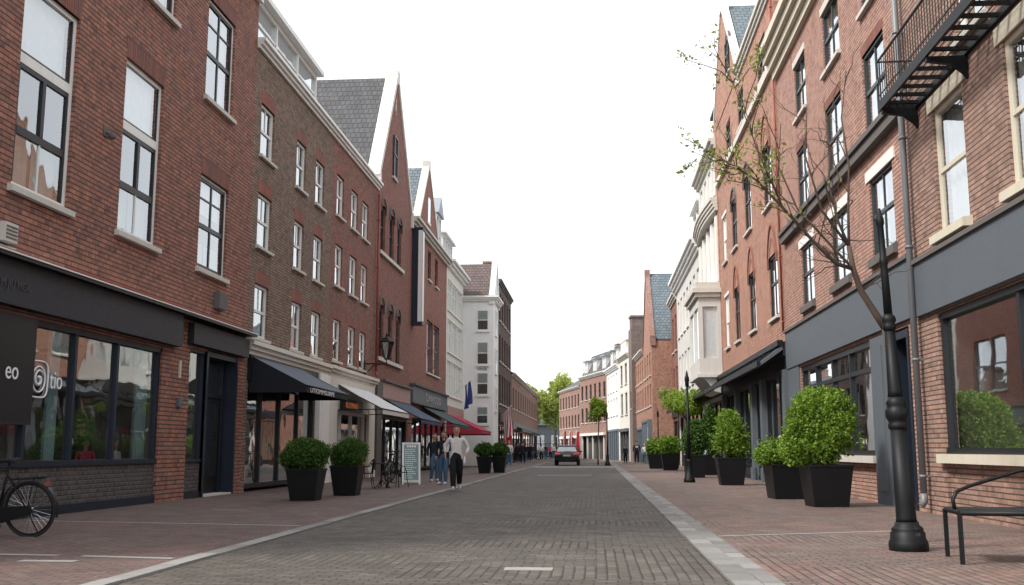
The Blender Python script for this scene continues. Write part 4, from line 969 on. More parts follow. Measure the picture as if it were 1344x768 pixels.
b.wall(5.2,'slateblue',rd=.2); b.interior(.5,5.); b.ridge_roof(5.2,7.2,'slate',y_r=4.)
# ================================================================== GROUND
M['road']=paving('road_pavers',.105,[(.074,.063,.055),(.112,.097,.084),(.09,.078,.069),(.138,.122,.107)],(.026,.023,.021),.085)
M['paveL']=paving('left_pavement_bricks',.105,[(.14,.099,.09),(.175,.127,.116),(.12,.09,.084),(.16,.118,.108)],(.04,.032,.029),.1,alt=(1.1,.86,.8))
M['paveR']=paving('right_pavement_bricks',.105,[(.178,.134,.118),(.226,.174,.155),(.156,.12,.108),(.205,.154,.138)],(.045,.038,.034),.1,alt=(1.2,.9,.85))
M['earth']=paint('earth',(.12,.11,.1),.9,.3,.3,.2)
def sheet(name,pts,z,mat,th=0.):
    mb=MB()
    if th: mb.prism([(x,y,z) for x,y in pts],(0,0,-th))
    else: mb.face([(x,y,z) for x,y in pts],(0,0,1))
    return struct(name,mb,mat)
sheet('ground',[(-180,-80),(180,-80),(180,380),(-180,380)],-.06,'earth')
sheet('road',[(-4.35,-12),(1.3,-12),(1.3,99),(-.7,118),(-3.9,130),(-6.9,146),(-12,160),(-14.5,160),(-7.5,126),(-4.35,99)],0.,'road')
sheet('pavement',[(-12.,-12),(-4.3,-12),(-4.3,99),(-7.45,126),(-7.45,150),(-12.,150)],SW,'paveL',.05)
sheet('pavement',[(1.2,-12),(10.,-12),(10.,150),(-4.,150),(-6.85,146),(-3.85,130),(-.65,118),(1.2,99)],SW,'paveR',.05)
def slabs(name,x0,x1,y0,y1,n,z,mat,gap=.006,seed=3):
    g=random.Random(seed); mb=MB(); y=y0
    while y<y1:
        l=n*g.uniform(.8,1.2); e=min(y1,y+l); j=g.uniform(-.004,.004)
        mb.box(x0+j,x1+j,y+gap,e-.002,z-.06,z+g.uniform(-.003,.003)); y=e
    return struct(name,mb,mat)
slabs('kerb',-4.34,-4.14,-10.,95.,1.0,SW+.003,'kerbstone')
slabs('kerb',1.16,1.40,-10.,97.,.62,SW+.003,'kerbstone',.02,5); slabs('kerb',1.404,1.58,-10.,97.,.5,SW+.003,'kerbstone',.02,6)
def strip(pts,z=SW+.004,mat='linestone'): sheet('paving_line',pts,z,mat)
strip([(-9.1,15.95),(-4.42,15.2),(-4.42,15.3),(-9.1,16.05)])
strip([(-6.9,10.85),(-5.78,10.76),(-5.78,10.88),(-6.9,10.97)]); strip([(-5.5,10.72),(-4.42,10.55),(-4.42,10.68),(-5.5,10.84)]); strip([(-5.9,10.2),(-5.3,10.2),(-5.3,10.35),(-5.9,10.35)])
strip([(-7.2,19.),(-6.55,19.),(-6.55,19.12),(-7.2,19.12)])
strip([(1.6,13.85),(4.3,14.95),(4.3,15.06),(1.6,13.96)])
sheet('road_strip',[(-2.6,45.9),(-.2,46.2),(-.2,47.),(-2.6,46.8)],.004,'wornstone')
sheet('crossing',[(-4.1,66.),(1.16,66.),(1.16,70.5),(-4.1,70.5)],.004,'wornstone')  # far crossing; its pale colour also stands in for the sunlit ground
dm=MB(); dm.box(-.9,-.43,10.05,10.26,-.03,.006); c=dm.build('drain_cover',['linestone']); tag(c,'small pale stone drain cover set in the middle of the road','drain cover')

# ================================================================== PLANTS IN TUBS
def planter(x,y,wt,wb,h,label,crowns,leafm,group,rz=0.,n=2600,ls=.055,seed=1,z=SW,longer=1.):
    t=thing('potted_shrub',label,'potted plant',(x,y,z),rz,group); m=MB()
    a,b_=wb/2,wt/2; k=longer
    def ring(r,zz): return [(-r*k,-r,zz),(r*k,-r,zz),(r*k,r,zz),(-r*k,r,zz)]
    rows=[ring(a,0.),ring(b_,h),ring(b_+.012,h),ring(b_+.012,h+.05),ring(b_-.05,h+.05),ring(b_-.06,h-.1)]
    m.grid(rows,True,False); m.face(ring(a,0.),(0,0,-1)); m.build('pot','pot',t,bevel=.012)
    s=MB(); s.face(ring(b_-.055,h-.04),(0,0,1)); s.build('soil','soil',t)
    st=MB(); g=random.Random(seed)
    for q in range(7):
        c,r=crowns[0]; st.tube([(g.uniform(-.06,.06),g.uniform(-.06,.06),h-.06),(g.uniform(-.2,.2)*r[0],g.uniform(-.2,.2)*r[1],(h+c[2])/2),(c[0]+g.uniform(-.6,.6)*r[0],c[1]+g.uniform(-.6,.6)*r[1],c[2]+g.uniform(0,.5)*r[2])],[.022,.015,.006],6)
    ps=[]
    for c,r in crowns:
        for q in range(int((230 if leafm=='leaf_mid' else 110)*r[0])):
            d=Vector((g.gauss(0,1),g.gauss(0,1),g.gauss(.15,1))).normalized(); a=Vector(c)+Vector((d.x*r[0],d.y*r[1],d.z*r[2]))*.8; L=g.uniform(.12,.34)*(1. if leafm=='leaf_mid' else .55)
            e=a+(d+Vector((g.gauss(0,.35),g.gauss(0,.35),g.gauss(.2,.35)))).normalized()*L
            if e.z<h+.06: continue
            st.tube([a,e],[.004,.0015],3,caps=False)
            for w in range(int(6+L*30)): ps.append(a.lerp(e,g.uniform(.1,1.05))+Vector((g.gauss(0,.018),g.gauss(0,.018),g.gauss(0,.018))))
    st.build('stem','bark',t)
    PS=np.array([tuple(v) for v in ps]); Vs=[];Fs=[];o=0
    V,F=leaves(len(PS),ls,lambda gg,nn:PS,seed*3+1); Vs.append(V); Fs+=F; o=len(V)
    for q,(c,r) in enumerate(crowns):
        nn=int((.78 if leafm=='leaf_mid' else 1.)*n*r[0]*r[2]/(crowns[0][1][0]*crowns[0][1][2])); V,F=leaves(nn,ls,shell(c,r,7,.3,.34 if leafm=='leaf_mid' else .2,seed+q,h+.02),seed*13+q)
        Vs.append(V); Fs+=[[i+o for i in f] for f in F]; o+=len(V)
    leaf_obj('foliage',np.concatenate(Vs),Fs,leafm,t); return t
GL='clipped bushes in black tubs on the left pavement'; GR='shrubs in black tubs on the right pavement'
planter(-6.52,22.85,.74,.56,.66,'round clipped dark green bush in black tub, nearest on the left pavement',[((0,0,.98),(.57,.55,.36))],'leaf_dark',GL,0,15000,.034,3)
planter(-6.2,25.4,.72,.54,.68,'clipped dark green bush in black tub behind the nearest left one',[((0,0,1.0),(.46,.46,.34))],'leaf_dark',GL,0,11000,.034,4)
planter(-5.35,49.4,.72,.5,.75,'dark round bush in tub beyond the walking man',[((0,0,1.08),(.45,.45,.36))],'leaf_dark',GL,0,2600,.065,5)
planter(-4.75,50.6,.7,.5,.75,'dark round bush in tub nearest the road, under the red awning',[((0,0,1.08),(.43,.43,.35))],'leaf_dark',GL,0,2600,.065,6)
planter(4.62,21.3,.86,.68,.78,'tall bushy bright green shrub in black tub nearest the lamp post',[((0,0,1.55),(.68,.66,.68)),((-.25,.05,1.15),(.5,.5,.42))],'leaf_mid',GR,.08,22000,.045,11)
planter(4.5,24.6,1.0,.86,.74,'low spreading green plant in wide black tub beside the tall shrub',[((0,0,.98),(.64,.58,.28)),((-.3,0,1.0),(.4,.42,.28))],'leaf_mid',GR,.05,9500,.042,12)
planter(4.33,33.7,.92,.7,.82,'tall egg shaped green bush in black tub under the dark shopfront',[((0,0,1.5),(.56,.55,.74))],'leaf_mid',GR,0,14000,.05,13)
planter(4.0,42.4,.9,.72,.86,'rounded green bush in black tub half behind the thin lamp post',[((.1,0,1.55),(.56,.56,.78))],'leaf_dark',GR,0,5200,.07,14)
planter(4.08,57.3,1.0,.75,.86,'ball shaped green bush in black tub, second farthest on the right',[((0,0,1.3),(.52,.52,.5))],'leaf_mid',GR,0,3600,.075,15)
planter(3.55,61.6,1.0,.75,.8,'ball shaped green bush in black tub, farthest on the right',[((0,0,1.2),(.5,.5,.48))],'leaf_mid',GR,0,3200,.075,16)
planter(5.2,46.8,.9,.72,.86,'dark upright bush in tub close to the shop wall',[((0,0,1.9),(.5,.5,1.0))],'leaf_dark',GR,0,3000,.08,17)

# ================================================================== TREES
def branch(path,r0,r1,mb,seg=7):
    n=len(path); mb.tube(path,[r0+(r1-r0)*i/(n-1) for i in range(n)],seg,caps=True)
def jag(p,q,n,amp,g):
    P=[Vector(p)]; 
    for i in range(1,n): 
        t=i/n; P.append(Vector(p).lerp(Vector(q),t)+Vector((g.gauss(0,1),g.gauss(0,1),g.gauss(0,.7)))*amp)
    return P+[Vector(q)]
def street_tree(x,y,h,crown_r,crown_z,label,leafm,n,ls,seed,trunk=.06,lumps=8,group=None,cat='tree',nm='street_tree',inner=.15):
    t=thing(nm,label,cat,(x,y,SW),0,group); g=random.Random(seed); m=MB(); top=(g.uniform(-.1,.1),g.uniform(-.1,.1),crown_z-crown_r[2]*.3)
    branch(jag((0,0,-.05),top,5,trunk*.4,g),trunk,trunk*.6,m,8)
    for k in range(12):
        d=Vector((g.gauss(0,1),g.gauss(0,1),g.uniform(-.3,1.))).normalized(); e=Vector((0,0,crown_z))+Vector((d.x*crown_r[0],d.y*crown_r[1],d.z*crown_r[2]))*.85
        branch(jag(top,e,4,trunk*.9,g),trunk*.4,trunk*.08,m,5)
    m.build('trunk','bark',t)
    Vs=[];Fs=[];o=0
    for k in range(lumps):
        d=Vector((g.gauss(0,1),g.gauss(0,1),g.gauss(0,.8))).normalized()*g.uniform(.25,.75)
        c=(d.x*crown_r[0],d.y*crown_r[1],crown_z+d.z*crown_r[2]); s=g.uniform(.3,.55)
        V,F=leaves(n//lumps,ls,shell(c,[q*s for q in crown_r],5,inner,.3,seed*7+k),seed*31+k); Vs.append(V); Fs+=[[i+o for i in f] for f in F]; o+=len(V)
    leaf_obj('crown',np.concatenate(Vs),Fs,leafm,t); return t
street_tree(4.7,54.5,4.3,(1.25,1.2,.95),3.7,'small lime green street tree behind the tubs by the white building','leaf_lime',2600,.12,21,.05)
street_tree(4.9,62.5,5.2,(1.15,1.1,1.0),4.4,'thin sparse young tree behind the lime green one','leaf_spring',900,.11,22,.045)
street_tree(.15,78.5,5.,(1.15,1.1,1.2),4.2,'small round lime green tree beside the far lamp post','leaf_lime',2200,.14,23,.06)
GT='big trees behind the end of the street'
street_tree(-11.2,158.,13.,(3.4,3.,4.2),7.6,'big leafy green tree left of the gap at the street end','leaf_far',13000,.34,24,.25,14,GT,nm='broadleaf_tree')
street_tree(-6.4,164.,14.5,(3.6,3.2,5.2),8.6,'tallest green tree in the gap at the street end','leaf_far',15000,.34,25,.25,14,GT,nm='broadleaf_tree')
street_tree(-14.8,176.,12.,(4.,3.2,4.),8.,'green tree half behind the low left brick row','leaf_far',9000,.36,26,.25,12,GT,nm='broadleaf_tree')
# the bare young tree behind the near lamp post
tx,ty=3.9,13.2
t=thing('bare_tree','thin leaning bare tree with few young leaves behind the near lamp post','tree',(tx,ty,SW)); m=MB(); g=random.Random(5)
def W_(x,z,y=0.): return Vector((x-tx,y,z-SW))
fork=W_(3.71,2.68,.06)
branch([W_(tx,SW-.1),W_(3.86,.8,.03),W_(3.79,1.8,.05),fork],.055,.048,m,9)
A=[fork,W_(3.6,2.86,.05),W_(3.42,3.16,.02),W_(3.33,3.45,0.),W_(3.3,3.75,.03)]; branch(A,.052,.034,m,8)
limbs=[[A[3],W_(3.1,3.5,-.1),W_(2.85,3.72,-.2),W_(2.42,4.2,-.3),W_(2.1,4.55,-.35),W_(1.85,4.72,-.4),W_(1.5,4.86,-.5)],
 [A[4],W_(3.18,4.1,.05),W_(3.1,4.6,.1),W_(3.16,5.1,.2),W_(3.12,5.8,.25)],[A[4],W_(3.33,4.2,.1),W_(3.42,4.9,.3),W_(3.38,5.6,.4),W_(3.5,6.3,.5)],
 [A[2],W_(3.62,3.3,.2),W_(3.8,3.45,.4)],[A[3],W_(3.05,3.85,.15),W_(2.7,4.3,.2),W_(2.5,4.9,.3),W_(2.55,5.5,.3)],
 [A[4],W_(2.95,4.2,-.1),W_(2.75,4.9,-.2),W_(2.8,5.6,-.2)],[W_(2.42,4.2,-.3),W_(2.15,4.9,-.3),W_(1.95,5.5,-.35),W_(1.75,6.1,-.4)]]
tips=[]
for q,L in enumerate(limbs):
    branch(L,.03 if q==0 else (.012 if q==6 else .02),.006 if q<6 else .003,m,7)
    for i in range(1,len(L)):
        for s_ in range((4 if q in(0,6) else 2) if q!=3 else 1):
            p=L[i-1].lerp(L[i],g.random()); d=(L[i]-L[i-1]).normalized(); dd=(d+Vector((g.gauss(0,.7),g.gauss(0,.6),g.gauss(0,.55)+.25))).normalized(); l=g.uniform(.35,.95)
            e=p+dd*l; P=jag(p,e,4,.035,g); branch(P,.009,.003,m,5); tips.append((P,q))
            for s2 in range(2 if q in(0,6) else 1):
                p2=P[g.randint(1,3)]; e2=p2+(dd+Vector((g.gauss(0,.8),g.gauss(0,.8),g.gauss(0,.7)))).normalized()*g.uniform(.15,.45); P2=jag(p2,e2,3,.02,g); branch(P2,.005,.002,m,4); tips.append((P2,q))
m.build('trunk','bark',t)
pts=[]
for P,q in tips:
    k=(11 if g.random()<.75 else 2) if P[-1].x+tx<2.3 else (3 if g.random()<.12 else 0)
    for _ in range(k):
        i=g.randint(0,len(P)-2); p=P[i].lerp(P[i+1],g.random()); pts.append((p.x+g.gauss(0,.045),p.y+g.gauss(0,.045),p.z+g.gauss(0,.045)))
for c,nn,s_ in (((1.75,5.15),70,.22),((1.25,4.95),40,.2),((1.95,5.9),60,.25),((1.7,6.2),30,.2),((1.9,4.95),60,.22)):
    pass
PA=np.array(pts); V,F=leaves(len(PA),.042,lambda gg,n:PA,77); leaf_obj('crown',V,F,'leaf_spring',t)

# ================================================================== LAMP POSTS
def big_lamp():
    t=thing('lamp_post','black fluted cast iron lamp post leaning slightly, nearest on the right pavement','lamp post',(3.52,12.14,SW)); t.rotation_euler=(0,R(-1.75),0)
    m=MB(); m.lathe([(0.211,-.04),(0.216,.06),(0.211,.1),(0.194,.13),(0.189,.2),(0.171,.215),(0.176,.235),(0.162,.26),(0.135,.28),(0.128,.32)],seg=32); m.build('base','black_metal',t)
    m=MB(); m.lathe([(0.115,.32),(0.111,.36),(0.107,.5),(0.095,1.36)],seg=32,flute=(0,.5,1.4,.0)); m.lathe([(0.097,1.36),(0.110,1.38),(0.110,1.42),(0.097,1.44),(0.110,1.47),(0.128,1.5),(0.130,1.58),(0.113,1.6),(0.105,1.63),(0.115,1.66),(0.102,1.69),(0.087,1.73)],seg=32)
    m.lathe([(0.087,1.73),(0.081,1.8),(0.059,2.5)],seg=28,flute=(0,1.8,2.5,.1)); m.lathe([(0.061,2.5),(0.077,2.53),(0.077,2.57),(0.065,2.59),(0.081,2.62),(0.077,2.66),(0.050,2.7)],seg=28); m.build('shaft','black_metal',t)
    m=MB(); m.lathe([(0.049,2.7),(0.042,3.2),(0.041,3.28),(0.049,3.3),(0.049,3.36),(0.039,3.38),(0.036,3.76),(0.047,3.78),(0.047,3.84),(0.024,3.92),(0.016,3.97)],seg=20); m.build('pole','black_metal',t); return t
big_lamp()
def thin_lamp(x,y,label,h=3.88):
    t=thing('street_lamp',label,'street lamp',(x,y,SW),0,'thin black lamp posts along the right kerb'); m=MB()
    m.lathe([(.2,-.03),(.2,.1),(.17,.14),(.16,.24),(.12,.28),(.1,.7),(.11,.74),(.07,.8)],seg=18); m.build('base','black_metal',t)
    m=MB(); m.lathe([(.07,.8),(.055,1.6),(.065,1.63),(.05,1.7),(.042,3.3)],seg=14); m.build('pole','black_metal',t)
    m=MB(); m.lathe([(.042,3.3),(.07,3.34),(.07,3.5),(.085,3.54),(.08,3.62),(.05,3.7),(.03,h-.06),(.01,h)],seg=14); m.build('lamp_head','black_metal',t); return t
thin_lamp(3.23,36.26,'thin black lamp post with pointed top beside the rounded green bushes'); thin_lamp(4.25,70.5,'thin black lamp post standing by the blue grey bay shopfront'); thin_lamp(.84,75.2,'thin black lamp post to the right of the car')
# wall lantern
def wall_lantern():
    t=thing('wall_lantern','black hexagonal lantern on an iron bracket on the red brick wall','lantern',(-9.4,41.,4.62),0)
    m=MB(); m.tube([(0,0,0),(.9,0,.0)],.025,6); m.tube([(0,0,-.45),(.35,0,-.1),(.75,0,0)],.02,6); m.box(.003,.03,-.08,.08,-.6,.15); m.tube([(.9,0,0),(.9,0,.16)],.02,6); m.build('bracket','black_metal',t)
    m=MB(); c=(.9,0,.16); m.lathe([(.07,0),(.1,.04),(.09,.06)],c,6,0,False); m.lathe([(.3,.7),(.31,.74),(.2,.86),(.1,.93),(.04,.97),(.05,1.02),(.01,1.1)],c,6,0,False)
    for k in range(6): a=k*math.pi/3; m.tube([(.9+.1*math.cos(a),.1*math.sin(a),.22),(.9+.3*math.cos(a),.3*math.sin(a),.87)],.014,5)
    m.build('lantern_frame','black_metal',t); m=MB(); m.lathe([(.085,.06),(.285,.7)],c,6,0,False); m.build('lantern_glass','darkglass',t); return t
wall_lantern()
# ================================================================== BENCH
def bench():
    t=thing('metal_bench','black metal bench with a curved arm rail in front of the large shop window','bench',(3.62,10.72,SW),R(-6)); L,Dp,h=1.7,.78,.5
    m=MB(); m.tube([(0,0,h),(L,0,h)],.026,8); m.tube([(0.04,Dp,h),(L,Dp,h)],.024,8); m.tube([(0,0,h),(.04,Dp,h)],.026,8); m.tube([(L,0,h),(L,Dp,h)],.026,8); 
    k=.05
    while k<Dp-.02: m.box(.02,L-.02,k-.024,k+.024,h-.005,h+.014); k+=.055
    m.build('seat','black_metal',t)
    for (x,y) in ((0.,0.),(.03,Dp),(L,0.),(L,Dp)):
        m=MB(); m.box(x-.02,x+.02,y-.02,y+.02,-.02,h); m.build('leg','black_metal',t)
    m=MB(); P=[(.02,Dp*.35,h),(.005,Dp*.35,h+.12),(.05,Dp*.38,h+.2),(.2,Dp*.5,h+.255),(.45,Dp*.68,h+.32),(.75,Dp*.86,h+.40),(1.05,Dp,h+.46),(L-.1,Dp,h+.47),(L-.02,Dp,h+.4),(L,Dp,h)]
    m.tube(P,.02,8); m.build('arm_rail','black_metal',t)
    m=MB(); m.tube([(1.02,Dp,h+.46),(.93,Dp,h+.2),(.98,Dp,h)],.017,8)
    for k in range(5): m.tube([(1.1+k*.12,Dp,h),(1.1+k*.12,Dp,h+.46)],.01,6)
    m.build('backrest','black_metal',t); return t
bench()
# ================================================================== BICYCLES
def bicycle(label,loc,rz,cat='bicycle',group=None,lean=R(6)):
    t=thing('bicycle',label,cat,loc,rz,group); t.rotation_euler=(lean,0,rz); r=.355; wb=1.1
    for cx in (0.,-wb):
        w=MB(); w.tube([(cx+r*math.cos(a),0,r+.0+r*math.sin(a)) for a in [2*math.pi*k/44 for k in range(44)]],.0185,8,closed=True); o=w.build('wheel','rubber',t)
        w=MB(); w.tube([(cx+(r-.03)*math.cos(a),0,r+(r-.03)*math.sin(a)) for a in [2*math.pi*k/44 for k in range(44)]],.011,6,closed=True); w.build('rim','black_metal',o)
        w=MB()
        for k in range(28):
            a=2*math.pi*k/28; b2=a+(.55 if k%2 else -.55); s=.03*(1 if k%4<2 else -1); w.tube([(cx+.03*math.cos(b2),s,r+.03*math.sin(b2)),(cx+(r-.03)*math.cos(a),0,r+(r-.03)*math.sin(a))],.0016,3,caps=False)
        w.tube([(cx,-.06,r),(cx,.06,r)],.024,8); w.build('spokes','chrome',o)
        f=MB(); n=15; a0,a1=(R(-15),R(190)) if cx==0 else (R(20),R(165))
        rows=[[(cx+(r+.045)*math.cos(a0+(a1-a0)*k/n),y,r+(r+.045-abs(y)*.3)*math.sin(a0+(a1-a0)*k/n)) for y in (-.028,0,.028)] for k in range(n+1)]
        f.grid(rows,False,True); f.build('mudguard','black',t)
    m=MB(); bb=(-.45,0,.3); st=(-.33,0,.86); hd=(-.93,0,.95); hb=(-.97,0,.72)
    m.tube([bb,(-.285,0,.96)],.017,8); m.tube([hd,hb],.02,8); m.tube([st,(-.93,0,.88)],.016,8); m.tube([bb,hb],.018,8)
    for s in (-.05,.05): m.tube([bb,(0,s,r)],.011,6); m.tube([(-.33,0,.82),(0,s,r)],.009,6); m.tube([hb,(-1.02,s,.6),(-wb,s,r)],.012,6)
    m.build('frame','black_metal',t)
    m=MB(); m.prism([(.06,-.055,r-.06),(.08,-.055,r),(.06,-.055,r+.06),(-.45,-.055,r+.03),(-.6,-.055,r-.05),(-.55,-.055,r-.16),(-.42,-.055,r-.19)],(0,-.02,0)); m.build('chain_guard','black',t)
    m=MB(); rows=[]
    for (x,wd,zz) in ((-.16,.085,.985),(-.2,.1,1.0),(-.27,.085,.995),(-.35,.04,.99),(-.42,.025,.985),(-.44,.012,.98)): rows.append([(x,wd*math.sin(2*math.pi*k/10),zz+.028*math.cos(2*math.pi*k/10)) for k in range(10)])
    b_,n_=m.grid(rows,True,True); m.f.append(tuple(range(b_,b_+10))); m.mi.append(0); m.sm.append(False); m.build('saddle','rubber',t)
    m=MB(); m.tube([hd,(-.9,0,1.06)],.013,6); m.tube([(-.7,-.28,1.1),(-.8,-.24,1.12),(-.92,-.1,1.07),(-.92,.1,1.07),(-.8,.24,1.12),(-.7,.28,1.1)],.012,6); m.build('handlebar','black_metal',t)
    m=MB()
    for s in (-.06,.06): m.tube([(-.3,s,.74),(.24,s,.77),(.24,0,.77)],.006,5); m.tube([(.1,s,.765),(0,s*.9,r)],.005,5)
    for k in range(5): m.tube([(-.2+k*.1,-.06,.755),(-.2+k*.1,.06,.755)],.005,5)
    m.build('rack','black_metal',t); m=MB(); m.box(.25,.275,-.03,.03,.66,.72); m.build('rear_light','redpaint',t)
    m=MB(); m.tube([(-.45,-.09,.3),(-.38,-.1,.16)],.01,5); m.tube([(-.45,.09,.3),(-.52,.1,.44)],.01,5); m.box(-.43,-.33,-.2,-.1,.145,.165); m.box(-.57,-.47,.1,.2,.435,.455); m.build('pedals','black_metal',t)
    m=MB(); m.tube([(-.05,.05,r-.05),(.02,.16,.02)],.008,5); m.build('kickstand','black_metal',t)
    return t
bicycle('black city bicycle standing in front of the charcoal shop window',(-7.42,13.1,SW),R(-4))
bicycle('dark bicycle parked behind the menu board',(-6.75,36.2,SW),R(70)); bicycle('bicycle parked beside the metal café table',(-6.35,31.2,SW),R(100))
# ================================================================== CAFE FURNITURE AND MENU BOARD
def chair(x,y,rz,label):
    t=thing('metal_chair',label,'chair',(x,y,SW),rz,'metal café chairs'); m=MB(); 
    for k in range(7): m.box(-.2,.2,-.2+k*.06,-.16+k*.06,.43,.445)
    m.tube([(-.21,-.21,.44),(.21,-.21,.44),(.21,.21,.44),(-.21,.21,.44)],.012,6,closed=True); m.build('seat','black_metal',t)
    for sx in (-1,1):
        for sy in (-1,1): m=MB(); m.tube([(sx*.19,sy*.19,.44),(sx*.2,sy*.22,.2),(sx*.23,sy*.26,.0)],.012,6); m.build('leg','black_metal',t)
    m=MB(); m.tube([(-.22,-.1,.62),(-.24,.12,.64),(-.22,.24,.82),(0,.27,.86),(.22,.24,.82),(.24,.12,.64),(.22,-.1,.62),(.2,-.18,.45)],.013,6); m.tube([(-.22,-.1,.62),(-.2,-.18,.45)],.013,6)
    for k in range(9): u=-.2+k*.05; m.tube([(u,.21,.45),(u,.25,.85)],.006,5)
    for k in range(4): m.tube([(-.21,.22,.5+k*.09),(.21,.22,.5+k*.09)],.005,5)
    m.build('backrest','black_metal',t); return t
chair(-6.75,29.8,R(-70),'black metal chair left of the café table'); chair(-6.0,30.9,R(60),'black metal chair right of the café table')
t=thing('metal_table','small round black metal table between two chairs','table',(-6.35,30.2,SW)); m=MB(); m.lathe([(.34,.70),(.345,.715),(.34,.73)],seg=24); m.build('table_top','black_metal',t)
m=MB(); m.tube([(0,0,0.03),(0,0,.7)],.022,8); 
for k in range(3): a=k*2.09; m.tube([(0,0,.25),(.15*math.cos(a),.15*math.sin(a),.1),(.27*math.cos(a),.27*math.sin(a),0.)],.014,6)
m.build('table_leg','black_metal',t)
t=thing('menu_board','tall white framed menu board with grey green face on the left pavement','menu board',(-6.1,33.7,SW),R(14)); m=MB()
def slab(mb,w,h,d,th,x0=0,z0=0,mi=0): mb.hexa([(-w/2+x0,-.3*d+.3*d*z0/h,z0),(w/2+x0,-.3*d+.3*d*z0/h,z0),(w/2+x0,-.3*d+.3*d*z0/h+th,z0),(-w/2+x0,-.3*d+.3*d*z0/h+th,z0),(-w/2+x0,-.02,h),(w/2+x0,-.02,h),(w/2+x0,-.02+th,h),(-w/2+x0,-.02+th,h)],mi)
for sx in (-.27,.27): slab(m,.06,1.36,1.,.035,sx)
m.box(-.24,.24,-.03,.02,1.29,1.36); m.box(-.24,.24,-.305,-.265,0.06,.14)
m.build('board_frame','white',t); m=MB(); slab(m,.5,1.32,1.,.02,0,0.0,0); m.build('board_face','boardgreen',t,(0,.006,.03))
m=MB(); g=random.Random(3)
def bp(z): return -.3+.28*z/1.36-.008
for k in range(15):
    z=.2+k*.066; w=g.uniform(.2,.4); x=-.2
    while x<w-.2: l=g.uniform(.02,.06); m.hexa([(x,bp(z),z),(x+l,bp(z),z),(x+l,bp(z)+.012,z),(x,bp(z)+.012,z),(x,bp(z+.02),z+.022),(x+l,bp(z+.02),z+.022),(x+l,bp(z+.02)+.012,z+.022),(x,bp(z+.02)+.012,z+.022)]); x+=l+.015
for k in range(4): x=-.14+k*.08; m.hexa([(x,bp(1.2),1.2),(x+.055,bp(1.2),1.2),(x+.055,bp(1.2)+.012,1.2),(x,bp(1.2)+.012,1.2),(x,bp(1.26),1.26),(x+.055,bp(1.26),1.26),(x+.055,bp(1.26)+.012,1.26),(x,bp(1.26)+.012,1.26)])
tag(m.build('lettering','letters',t),kind='stuff'); m=MB()
for sx in (-.27,.27): m.hexa([(sx-.025,.5,0),(sx+.025,.5,0),(sx+.025,.53,0),(sx-.025,.53,0),(sx-.025,.02,1.34),(sx+.025,.02,1.34),(sx+.025,.05,1.34),(sx-.025,.05,1.34)])
m.box(-.25,.25,.3,.32,.5,.56); m.build('back_leg','wood',t)
# ================================================================== FLAGS, BANNERS, WALL SIGN
def flag(name,label,base,tip,w,h,mats,seed,cat='flag',stripes=None):
    t=thing(name,label,cat,base); d=Vector(tip)-Vector(base); m=MB(); m.tube([(0,0,0),tuple(d)],.022,6); m.ball(tuple(d),.05); m.build('flag_pole','white',t)
    g=random.Random(seed); f=MB(); K,J=10,8; dn=d.normalized(); rows=[]; ph=g.random()*6
    for i in range(K+1):
        s=i/K; row=[]
        for j in range(J+1):
            q=j/J; p=d-dn*(w*s*.9)+Vector((0,0,-h*q))+Vector((.12*math.sin(ph+s*7+q*2)*q,.12*math.cos(ph+s*8+q)*q,0))-dn*(.25*q*(1-s)*-.6)
            row.append(tuple(p))
        rows.append(row)
    f.grid(rows,False,True,0)
    for k in range(len(f.mi)): f.mi[k]=(k//J)*len(mats)//K if stripes is None else ((k//J)%len(mats))
    f.build('flag_cloth',mats,t); return t
M['flag_blue']=cloth('flag_blue',(.04,.06,.2),.8,.2); M['flag_red']=cloth('flag_red',(.5,.03,.05),.8,.2); M['flag_white']=cloth('flag_white',(.75,.75,.76),.8,.2)
flag('wall_flag','blue and white flag hanging limply from the cream building',(-9.38,66.5,4.6),(-8.1,66.,5.6),.55,1.6,['flag_blue','flag_white','flag_blue'],1)
flag('wall_flag','red and white striped flag hanging from the dark brick building',(-7.18,77.5,3.6),(-6.35,77.,4.4),1.0,2.2,['flag_red','flag_white'],2,stripes=1)
t=thing('hanging_banner','plain red vertical banner on the dark brick shopfront','banner',(-7.18,80.,2.9)); m=MB(); m.box(0,.62,-.02,.02,-1.9,0.); m.build('banner_cloth','flag_red',t); m=MB(); m.tube([(0,0,.02),(.7,0,.02)],.02,6); m.build('bracket','black_metal',t)
for k,(x,y,l) in enumerate(((-3.75,118.,'red and white beach flag left behind the car'),(-3.05,119.5,'tall red beach flag with a white edge behind the car'),(-2.3,121.,'dark red beach flag right behind the car'))):
    t=thing('beach_flag',l,'flag',(x,y,0.),0,'flags standing behind the car'); m=MB(); m.tube([(0,0,0),(0,0,2.9),(.08,0,3.3)],.025,6); m.lathe([(.35,0),(.35,.08),(.05,.12)],seg=12); m.build('flag_pole','white',t)
    f=MB(); rows=[[( .02+.1*(i/8)**3+s*(.5-.25*(i/8)),.06*math.sin(i*.9+k)*s,.5+i*.34) for s in (0,.33,.66,1.)] for i in range(9)]; f.grid(rows,False,True)
    for q in range(len(f.mi)): f.mi[q]=1 if q%3==(k%3) and k<2 else 0
    f.build('flag_cloth',['flag_red','flag_white'],t)
t=thing('wall_sign','tall narrow blue and white sign box fixed high on the rust brick wall','sign',(-9.4,51.3,7.6)); m=MB(); m.box(.004,.55,0,.62,0,4.9); m.box(.0,.58,-.03,.65,-.1,0.); m.box(0,.58,-.03,.65,4.9,5.); m.build('sign_body','navy',t); m=MB(); m.box(.551,.565,.08,.55,.1,4.8); m.build('sign_face','white',t); m=MB(); m.box(.34,.55,-.012,-.002,.05,4.85); m.build('side_face','white',t)
